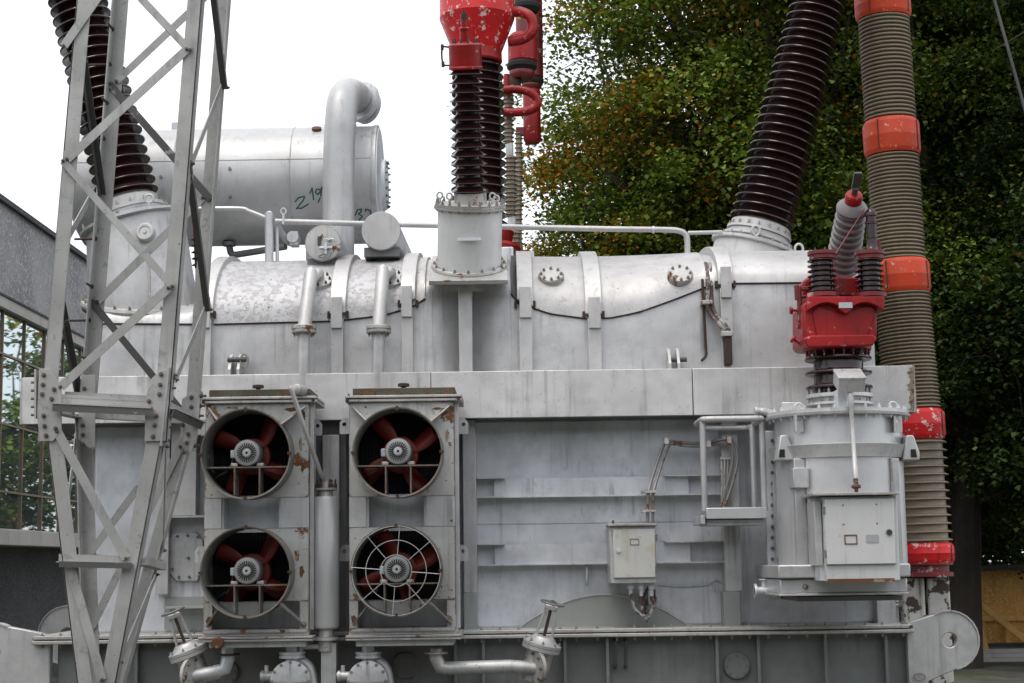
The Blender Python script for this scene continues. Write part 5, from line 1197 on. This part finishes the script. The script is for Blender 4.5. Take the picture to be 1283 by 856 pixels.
for z_ in zrow[1:-1]: obj('transom', MB().box(XB_ - .081, XB_ - .037, ys[0], ys[-1], z_ - .014, z_ + .014), 'frame_brown', bld)

# long block added out of view behind the camera to block the low sky
blk = thing('low_sky_blocker', 'long grey block added out of view behind the camera to block low sky', 'building', (0, -12, 0))
obj('wall', MB().box(-30, 30, -20, -8, 0, 7.6), 'blocker_wall', blk); obj('coping', MB().box(-30.1, 30.1, -20.1, -7.9, 7.6, 7.8), 'stone_dark', blk)
for i in range(12):
    for j in range(3):
        x = -27.5 + 5 * i; z_ = 0.9 + 2.3 * j; w_ = obj('window', MB().box(x - .8, x + .8, -8.0, -7.97, z_, z_ + 1.6), 'ledge_white', blk); obj('pane', MB().box(x - .72, x + .72, -7.969, -7.965, z_ + .08, z_ + 1.52), 'steel_dark', w_)  # windows on the added block
# ================================================================== tall stoneware column at the right
cp_ = [(1106, 10), (1117, 172), (1128, 347), (1145, 530), (1155, 690)]
YT = 17.0
pts = [P(a, b_, YT) for a, b_ in cp_]
axT = (pts[0] - pts[4]).normalized()
B = thing('voltage_column', 'tall tan ribbed column with orange-red collars rising right of the tank', 'column', V(P(1160, 690, YT).x, YT, 0))
def on(py):
    for (x0, y0), (x1, y1) in zip(cp_, cp_[1:]):
        if py <= y1: return P(x0 + (x1 - x0) * (py - y0) / (y1 - y0), py, YT)
    return P(1155 + (py - 690) * .05, py, YT)
def ribbed(py0, py1, rpx, nr, m='stoneware', sharp=False):
    a, b_ = on(py1), on(py0); r = M(rpx, 400, YT); k = MB()
    if sharp: insulator(k, a, b_ - a, None, (b_ - a).length, r * .86, r * .86, r, r, nr, 44, .35, .22)
    else:
        L_ = (b_ - a).length; pr = [(r * .9, 0)]
        for i in range(nr):
            h = L_ * (i + .5) / nr; s_ = L_ / nr
            pr += [(r * .86, h - s_ * .36), (r * .97, h - s_ * .26), (r, h - s_ * .08), (r, h + s_ * .08), (r * .97, h + s_ * .26), (r * .86, h + s_ * .36)]
        pr.append((r * .9, L_)); k.lathe(pr, a, b_ - a, 48)
    obj('ribbed_section', k, m, B)
def collar(py0, py1, rpx, m):
    a, b_ = on(py1), on(py0); r = M(rpx, 400, YT); L_ = (b_ - a).length
    c = obj('collar', MB().lathe([(r * .93, -.03), (r * .98, 0), (r, .02), (r, L_ * .46), (r * 1.006, L_ * .48), (r * 1.006, L_ * .52), (r, L_ * .54), (r, L_ - .02), (r * .98, L_), (r * .9, L_ + .03)], a, b_ - a, 56), m, B)
    for i in range(4):
        an = R(40 + i * 90); d = V(math.cos(an), -math.sin(an), 0); k = MB(); k.bar(a + d * r * 1.003, b_ + d * r * 1.003, .012, .012, d); obj('collar_seam', k, 'dark_rust', c)
ribbed(-130, 0, 33, 18); collar(-4, 21, 35.5, 'orange'); ribbed(24, 152, 32.5, 26); collar(156, 192, 35.5, 'orange'); ribbed(196, 328, 33, 28)
collar(331, 365, 36.5, 'orange'); ribbed(368, 514, 34.5, 32); collar(518, 548, 38, 'red_worn'); ribbed(550, 682, 38, 13, 'stoneware', True); collar(684, 703, 39, 'red_worn')
a = on(706); obj('base_flange', MB().lathe([(.30, -.13), (.30, -.09), (.26, -.085), (.26, -.02), (.3, -.015), (.3, 0)], a, V(0, 0, 1), 40), 'red_dark', B)
zb_ = a.z - .14
for dx in (-.125, .125): obj('pedestal_post', MB().box(a.x + dx - .11, a.x + dx + .11, YT - .12, YT + .12, -.1, zb_), 'whitewash', B, bev=.02)
obj('top_head', MB().lathe([(.3, 0), (.34, .05), (.34, .3), (.15, .4)], on(-130), V(0, 0, 1), 36), 'orange', B)

# ================================================================== red-headed apparatus behind the tank
def red_head(px, Y, rh, y_cyl0, y_cyl1, y_cone, r_neck, r_ins, y_ins, sh, label):
    def z(py): return zat(px, py, Y)
    x = P(px, 100, Y).x; m_ = lambda v: M(v, 100, Y); c = V(x, Y, 0)
    B = thing('current_transformer', label, 'transformer', V(x, Y, 0), 'red-headed instrument transformers behind the tank')
    obj('head', MB().lathe([(m_(r_neck), z(y_cone)), (m_(rh), z(y_cyl1)), (m_(rh) * 1.008, z(y_cyl1) + .01), (m_(rh), z(y_cyl1) + .02), (m_(rh), z(y_cyl0)), (m_(rh) * .6, z(y_cyl0) + .25)], c, V(0, 0, 1), 56), 'red_worn', B)
    obj('neck', MB().lathe([(m_(r_neck) * .96, z(y_cone + 14)), (m_(r_neck) * 1.02, z(y_cone + 12)), (m_(r_neck), z(y_cone) + .004)], c, V(0, 0, 1), 48), 'red', B)
    k = MB(); insulator(k, V(x, Y, z(y_ins)), V(0, 0, 1), None, z(y_cone + 14) - z(y_ins), m_(r_ins * .85), m_(r_ins * .78), m_(r_ins * 1.08), m_(r_ins * .98), sh, 44, .4, .25, .35); obj('insulator', k, 'porcelain', B)
    bf = obj('base_flange', MB().lathe([(m_(r_ins * 1.5), z(y_ins) - .3), (m_(r_ins * 1.55), z(y_ins) - .26), (m_(r_ins * 1.5), z(y_ins) - .22), (m_(r_ins * 1.2), z(y_ins) - .2), (m_(r_ins * 1.3), z(y_ins) - .06), (m_(r_ins), z(y_ins))], c, V(0, 0, 1), 48), 'red', B)
    obj('pedestal', MB().box(x - .4, x + .4, Y - .4, Y + .4, -.1, z(y_ins) - .301), 'silver_dull', B, bev=.02)
    return B, x, z, m_
B, x, z, m_ = red_head(598.5, 19.5, 47, -70, 25, 66, 30.5, 33, 286, 19, 'big red funnel head on dark ribbed porcelain behind the centre bushing')
obj('loop_pipe', MB().tube([P(640, 16, 19.4), P(652, 15, 19.35), P(664, 21, 19.3), P(668, 32, 19.3), P(664, 43, 19.3), P(652, 50, 19.35), P(638, 52, 19.4)], m_(6.5), 16, 6), 'red', B)
# breaker pole further back
def breaker(px, Y, label, items, ins):
    x = P(px, 100, Y).x; B = thing('breaker_pole', label, 'breaker', V(x, Y, 0), 'red breaker poles behind the tank')
    for nm, pxx, y0, y1, rpx, mt, dy_ in items:
        a, b_ = P(pxx, y1, Y + dy_), P(pxx, y0, Y + dy_); r = M(rpx, 100, Y); L_ = b_.z - a.z
        obj(nm, MB().lathe([(r * .8, -.02), (r, .03), (r, L_ - .03), (r * .8, L_ + .02)], a, V(0, 0, 1), 32), mt, B)
    for pxx, y0, y1, rpx, nr, dy_, mt in ins:
        a, b_ = P(pxx, y1, Y + dy_), P(pxx, y0, Y + dy_); k = MB(); r = M(rpx, 100, Y); insulator(k, a, b_ - a, None, (b_ - a).length, r * .7, r * .7, r, r, nr, 24, .3, .25); obj('insulator', k, mt, B)
    return B
B = breaker(640, 21.5, 'red double chamber breaker on thin tan insulators behind the centre turret',
    [('chamber', 655, 45, 80, 18.5, 'red', 0), ('chamber_seal', 654, 78, 88, 19, 'black', 0), ('chamber_foot', 654, 88, 98, 16, 'red_dark', 0), ('upper_chamber', 660, -60, 6, 16, 'red_dark', 0), ('upper_seal', 660, 4, 14, 17, 'black', 0),
     ('joint', 638.5, 180, 196, 5, 'silver', 0), ('joint', 641.5, 272, 290, 5.5, 'silver', 0), ('bracket', 635, 95, 125, 4, 'red', 0), ('head_bar', 645, 95, 110, 8, 'dark_rust', 0)],
    [(637, 112, 180, 7.5, 13, 0, 'stoneware'), (640, 196, 272, 8.5, 14, 0, 'stoneware'), (645, 290, 330, 9, 7, 0, 'stoneware')])
obj('loop_pipe', MB().tube([P(632, 113, 21.4), P(648, 112, 21.35), P(664, 116, 21.3), P(673, 125, 21.3), P(672, 133, 21.3), P(662, 139, 21.3), P(644, 141, 21.35), P(632, 140, 21.4)], M(5.5, 120, 21.4), 16, 6), 'red', B)
obj('frame_post', MB().box(P(645, 320, 21.5).x - .2, P(645, 320, 21.5).x + .2, 21.3, 21.7, -.1, zat(645, 326, 21.5)), 'silver_dull', B)
B = breaker(664, 24.5, 'dim red breaker chamber farthest back beside the yellowing leaves',
    [('chamber', 664, -60, 100, 17, 'red_dark', 0), ('chamber_seal', 667, 98, 106, 14.5, 'black', 0), ('chamber_foot', 666, 105, 111, 13, 'red_dark', 0), ('lower_chamber', 667, 112, 178, 11, 'red', 0), ('upper_stub', 674, 10, 50, 4, 'red', 0)],
    [(650, 165, 320, 5.5, 26, 0, 'stoneware')])
obj('cross_arm', MB().box(P(646, 140, 24.5).x, P(672, 140, 24.5).x, 24.45, 24.55, zat(660, 165, 24.5) - .06, zat(660, 165, 24.5) + .06), 'red_dark', B)
obj('frame_post', MB().box(P(652, 320, 24.5).x - .2, P(652, 320, 24.5).x + .2, 24.3, 24.7, -.1, zat(652, 318, 24.5)), 'silver_dull', B)

# ================================================================== timber site shed, far right
YS = 26.5
B = thing('timber_shed', 'orange-brown timber framed shed wall with slanting props far right', 'shed', P(1270, 840, YS))
xs0, xs1 = P(1213, 790, YS).x, P(1213, 790, YS).x + 5.2; zg = 0.0
zz = lambda py: max(.26, zat(1250, py, YS))
for i in range(4): obj('wall_board', MB().box(xs0 + 1.3 * i + .006, xs0 + 1.3 * (i + 1) - .006, YS, YS + .03, zz(838), zz(778)), 'osb', B)
for i in range(4): obj('upper_board', MB().box(xs0 + 1.3 * i + .006, xs0 + 1.3 * (i + 1) - .006, YS + .05, YS + .08, zz(773), zz(715)), 'osb', B)
for px in (1232, 1262): x = P(px, 800, YS).x; obj('batten', MB().box(x - .03, x + .03, YS - .05, YS - .001, zz(838), zz(778)), 'timber', B)
for x in (xs0 + 2.2, xs0 + 3.3, xs0 + 4.4): obj('batten', MB().box(x - .03, x + .03, YS - .05, YS - .001, zz(838), zz(778)), 'timber', B)
obj('top_rail', MB().box(xs0, xs1, YS - .08, YS + .049, zz(778) + .002, zz(772)), 'timber', B)
for p0, p1 in (((1222, 752), (1290, 806)), ((1225, 775), (1242, 842))):
    obj('prop', MB().bar(P(*p0, YS - .12), P(*p1, YS - .3), .09, .05), 'timber', B)
obj('nailer', MB().bar(P(1222, 819, YS - .2), P(1240, 820, YS - .2), .05, .04), 'timber', B)
obj('sole_beam', MB().box(xs0, xs1, YS - .2, YS - .05, .2, .258), 'steel_dark', B)
for i in range(3): obj('base_plank', MB().box(xs0 - .3 + .1 * i, xs1, YS - .62 + .03 * i, YS - .56 + .03 * i, .005 + .065 * i, .065 + .065 * i), 'plank_white', B)
obj('roof_sheet', MB().box(xs0 - .2, xs1 + .2, YS - .3, YS + 3, zz(715), zz(709)), 'steel_dark', B)

# thin cable crossing the top right corner
tag(obj('overhead_wire', MB().tube([P(1000, -870, 20), P(1246, 0, 20), P(1283, 133, 20), P(1494, 884, 20)], .02, 6), 'steel_dark'), 'thin dark guy cable slanting across the leaves in the top right corner', 'cable')

# ================================================================== trees
def tree(name, label, base, height, crown_r, crown_z, nleaf, leaf, palette, seed, lean=(0, 0), squash=1., tips=420, group='leafy trees behind the transformer', fill=.55, spread=.3):
    rg = np.random.default_rng(seed); rnd = random.Random(seed); base = Vector(base)
    T = thing(name, label, 'tree', base, group)
    wood = MB(); cc = base + V(lean[0], lean[1], crown_z)
    # trunk
    tr = []; n = 9; top = crown_z + (height - crown_z) * .35
    for i in range(n):
        u = i / (n - 1); tr.append(base + V(lean[0] * u + .12 * math.sin(u * 5 + seed), lean[1] * u + .12 * math.cos(u * 4 + seed), top * u - .1))
    r0 = height * .012; wood.tube(tr, [r0 * (1.25 - u / (n - 1) * 1.0) for u in range(n)], 10)
    obj('trunk', wood, 'bark', T)
    limbs = MB(); tipp = []; tipd = []
    rz = height - crown_z
    for i in range(tips):
        # tips spread through the crown, denser near its surface
        while True:
            d = rg.normal(size=3); d /= np.linalg.norm(d); rad = rg.uniform(fill, 1.0) if rg.random() < .8 else rg.uniform(.2, fill)
            wob = 1 + .22 * mnoise.noise(Vector((d[0] * 1.7 + seed, d[1] * 1.7, d[2] * 1.7))) + .16 * mnoise.noise(Vector((d[0] * 4 + seed, d[1] * 4, d[2] * 4)))
            p = cc + V(d[0] * crown_r * rad * wob, d[1] * crown_r * rad * wob * squash, d[2] * (rz if d[2] > 0 else crown_z * .72) * rad * wob)
            if p.z > .5: break
        tipp.append(p); tipd.append(Vector(d))
    order = sorted(range(tips), key=lambda i: rg.random())
    joints = []
    for q_, i in enumerate(order):
        p = tipp[i]; u = max(.22, min(.98, (p.z - base.z) / top * .62 + rnd.uniform(-.08, .08))); j = u * (n - 1); a = tr[int(j)].lerp(tr[min(n - 1, int(j) + 1)], j - int(j))
        if len(joints) > 30 and rnd.random() < .8:
            c = min(rnd.sample(joints, 24), key=lambda q: (q - p).length); 
            if (c - p).length < (a - p).length * .8: a = c; rr_ = .03
            else: rr_ = .07
        else: rr_ = .10
        if q_ > tips * .3: rr_ = min(rr_, .022)
        mid = a.lerp(p, .5) + V(rnd.uniform(-.3, .3), rnd.uniform(-.3, .3), rnd.uniform(.0, .45)); q1 = a.lerp(mid, .5) + V(rnd.uniform(-.12, .12), 0, rnd.uniform(-.1, .15)); q2 = mid.lerp(p, .55) + V(0, rnd.uniform(-.12, .12), .1)
        limbs.tube([a, q1, mid, q2, p], [rr_ * height / 12, rr_ * .8 * height / 12, rr_ * .55 * height / 12, rr_ * .35 * height / 12, .006], 5 if q_ < tips * .3 else 3)
        joints += [mid, q2]
    obj('limbs', limbs, 'bark', T)
    # leaves: drooping sprays round every tip
    per = nleaf // tips; C = []; 
    tp = np.array([tuple(p) for p in tipp]); td = np.array([tuple(p) for p in tipd])
    idx = np.repeat(np.arange(tips), per); nl = len(idx)
    sz = crown_r * spread * rg.uniform(.5, 1.25, tips)
    off = rg.normal(size=(nl, 3)) * np.array([.42, .42, .26])
    # each tip carries a spray: leaves strung out along an arching, drooping twig
    ta = np.arctan2(td[:, 1], td[:, 0]) + rg.normal(0, .7, tips); along = rg.uniform(-.9, 1.3, nl)
    off[:, 0] += np.cos(ta)[idx] * along; off[:, 1] += np.sin(ta)[idx] * along; off[:, 2] -= .28 * (along + .2) ** 2 + .12 * (off[:, 0] ** 2 + off[:, 1] ** 2) * .3
    ctr = tp[idx] + off * sz[idx][:, None]
    ctr = ctr[:, :]; ctr[:, 2] = np.maximum(ctr[:, 2], .25)
    ls = leaf * rg.uniform(.6, 1.35, nl)
    az_ = rg.uniform(0, 2 * PI, nl); el = rg.normal(-.5, .32, nl)
    u = np.stack([np.cos(az_) * np.cos(el), np.sin(az_) * np.cos(el), np.sin(el)], 1)
    w = np.stack([-np.sin(az_), np.cos(az_), rg.normal(0, .3, nl)], 1); w /= np.linalg.norm(w, axis=1)[:, None]
    nn = np.cross(u, w); fold = rg.uniform(.05, .22, nl)[:, None] * ls[:, None]
    Lh = ls[:, None] * u; Wd = ls[:, None] * w * .44
    v0 = ctr; v1 = ctr + Lh * .45 + Wd + nn * fold; v2 = ctr + Lh; v3 = ctr + Lh * .45 - Wd + nn * fold
    verts = np.stack([v0, v1, v2, v3], 1).reshape(-1, 3) - np.array(tuple(base))
    me = bpy.data.meshes.new('leaves'); me.vertices.add(nl * 4); me.vertices.foreach_set('co', verts.ravel().astype(np.float32))
    base_i = np.arange(nl) * 4
    tri = np.stack([base_i, base_i + 1, base_i + 2, base_i, base_i + 2, base_i + 3], 1).ravel().astype(np.int32)
    me.loops.add(nl * 6); me.loops.foreach_set('vertex_index', tri); me.polygons.add(nl * 2); me.polygons.foreach_set('loop_start', (np.arange(nl * 2) * 3).astype(np.int32))
    me.update(calc_edges=True)
    # leaf colour belongs to the spray: some boughs have turned, the rest are green
    pal = [np.array(c) for c in palette[0]]; turn = np.array([palette[1](tipp[i], rnd) for i in range(tips)])
    col = np.empty((nl, 3)); r_ = rg.random(nl); pick = rg.integers(0, 3, nl)
    t_ = turn[idx]
    green = np.stack(pal[:3])[pick]; warm = np.stack(pal[3:6])[rg.integers(0, 3, nl)]
    wsp = rg.random(tips) < turn; iswarm = r_ < np.where(wsp[idx], .7, .02)
    col[:] = np.where(iswarm[:, None], warm, green); col *= rg.uniform(.88, 1.14, nl)[:, None] * rg.uniform(.6, 1.55, tips)[idx][:, None]
    ca = me.color_attributes.new('tint', 'FLOAT_COLOR', 'POINT'); c4 = np.ones((nl * 4, 4), np.float32); c4[:, :3] = np.repeat(col, 4, 0); ca.data.foreach_set('color', c4.ravel())
    me.materials.append(MAT['leaf']); o = bpy.data.objects.new('crown', me); COL.objects.link(o); o.parent = T; tag(o, kind='stuff')
    return T
GREENS = [(.080, .122, .020), (.130, .165, .027), (.050, .086, .016), (.26, .16, .02), (.30, .11, .015), (.19, .16, .02)]
DARKS = [(.024, .044, .010), (.034, .058, .013), (.018, .034, .009), (.14, .10, .02), (.12, .045, .012), (.09, .09, .02)]
MIDS = [(.050, .078, .014), (.080, .105, .018), (.034, .058, .012), (.20, .14, .02), (.18, .07, .014), (.14, .13, .02)]
def turn_left(p, r): 
    k = max(0, min(1, (5.6 - p.x) / 4.2)); return min(.9, .02 + k * .17 * r.uniform(.0, 2.2) + (.35 if r.random() < .05 else 0))
def turn_low(p, r): return .015 + (.25 if r.random() < .04 else 0)
tree('lime_tree', 'broad lime tree with yellowing boughs at its left edge, behind the centre', (4.4, 27.5, 0), 17, 4.5, 7.4, 400000, .086, (GREENS, turn_left), 3, tips=900, spread=.15)
tree('lime_tree', 'tall green lime tree filling the sky between the right bushing and column', (6.6, 24.6, 0), 17.5, 4.6, 7.5, 280000, .078, (MIDS, turn_low), 5, tips=760, spread=.16, lean=(1.0, 2.8))
tree('chestnut_tree', 'dark leafy tree at the right edge hanging over the timber shed', (9.8, 24.5, 0), 15, 3.6, 7.3, 200000, .072, (DARKS, turn_low), 8, tips=680, spread=.16)
tree('maple_tree', 'low dark maple whose boughs overhang the timber shed wall', (8.5, 22.8, 0), 7.6, 2.4, 4.3, 60000, .085, (DARKS, turn_low), 13, tips=300, spread=.2)
tree('yew_tree', 'dark low yew standing behind the column foot and the shed', (8.2, 34, 0), 9, 4.8, 3.6, 70000, .14, (DARKS, turn_low), 41, tips=300, spread=.2)
tree('lime_tree', 'low yellow-green lime tree behind the red breaker poles', (1.6, 30, 0), 7.8, 2.2, 5.0, 110000, .080, (GREENS, turn_left), 31, tips=260, spread=.2)
tree('lime_tree', 'distant slim lime tree whose top just shows beside the centre turret', (-2.7, 58, 0), 12.4, 1.9, 8, 9000, .2, (GREENS, turn_low), 21, tips=120)
tree('lime_tree', 'far lime tree hidden low behind the tank, seen in the window panes', (5.5, 62, 0), 11.3, 4.8, 6.0, 18000, .24, (GREENS, turn_low), 23, tips=160, spread=.2)
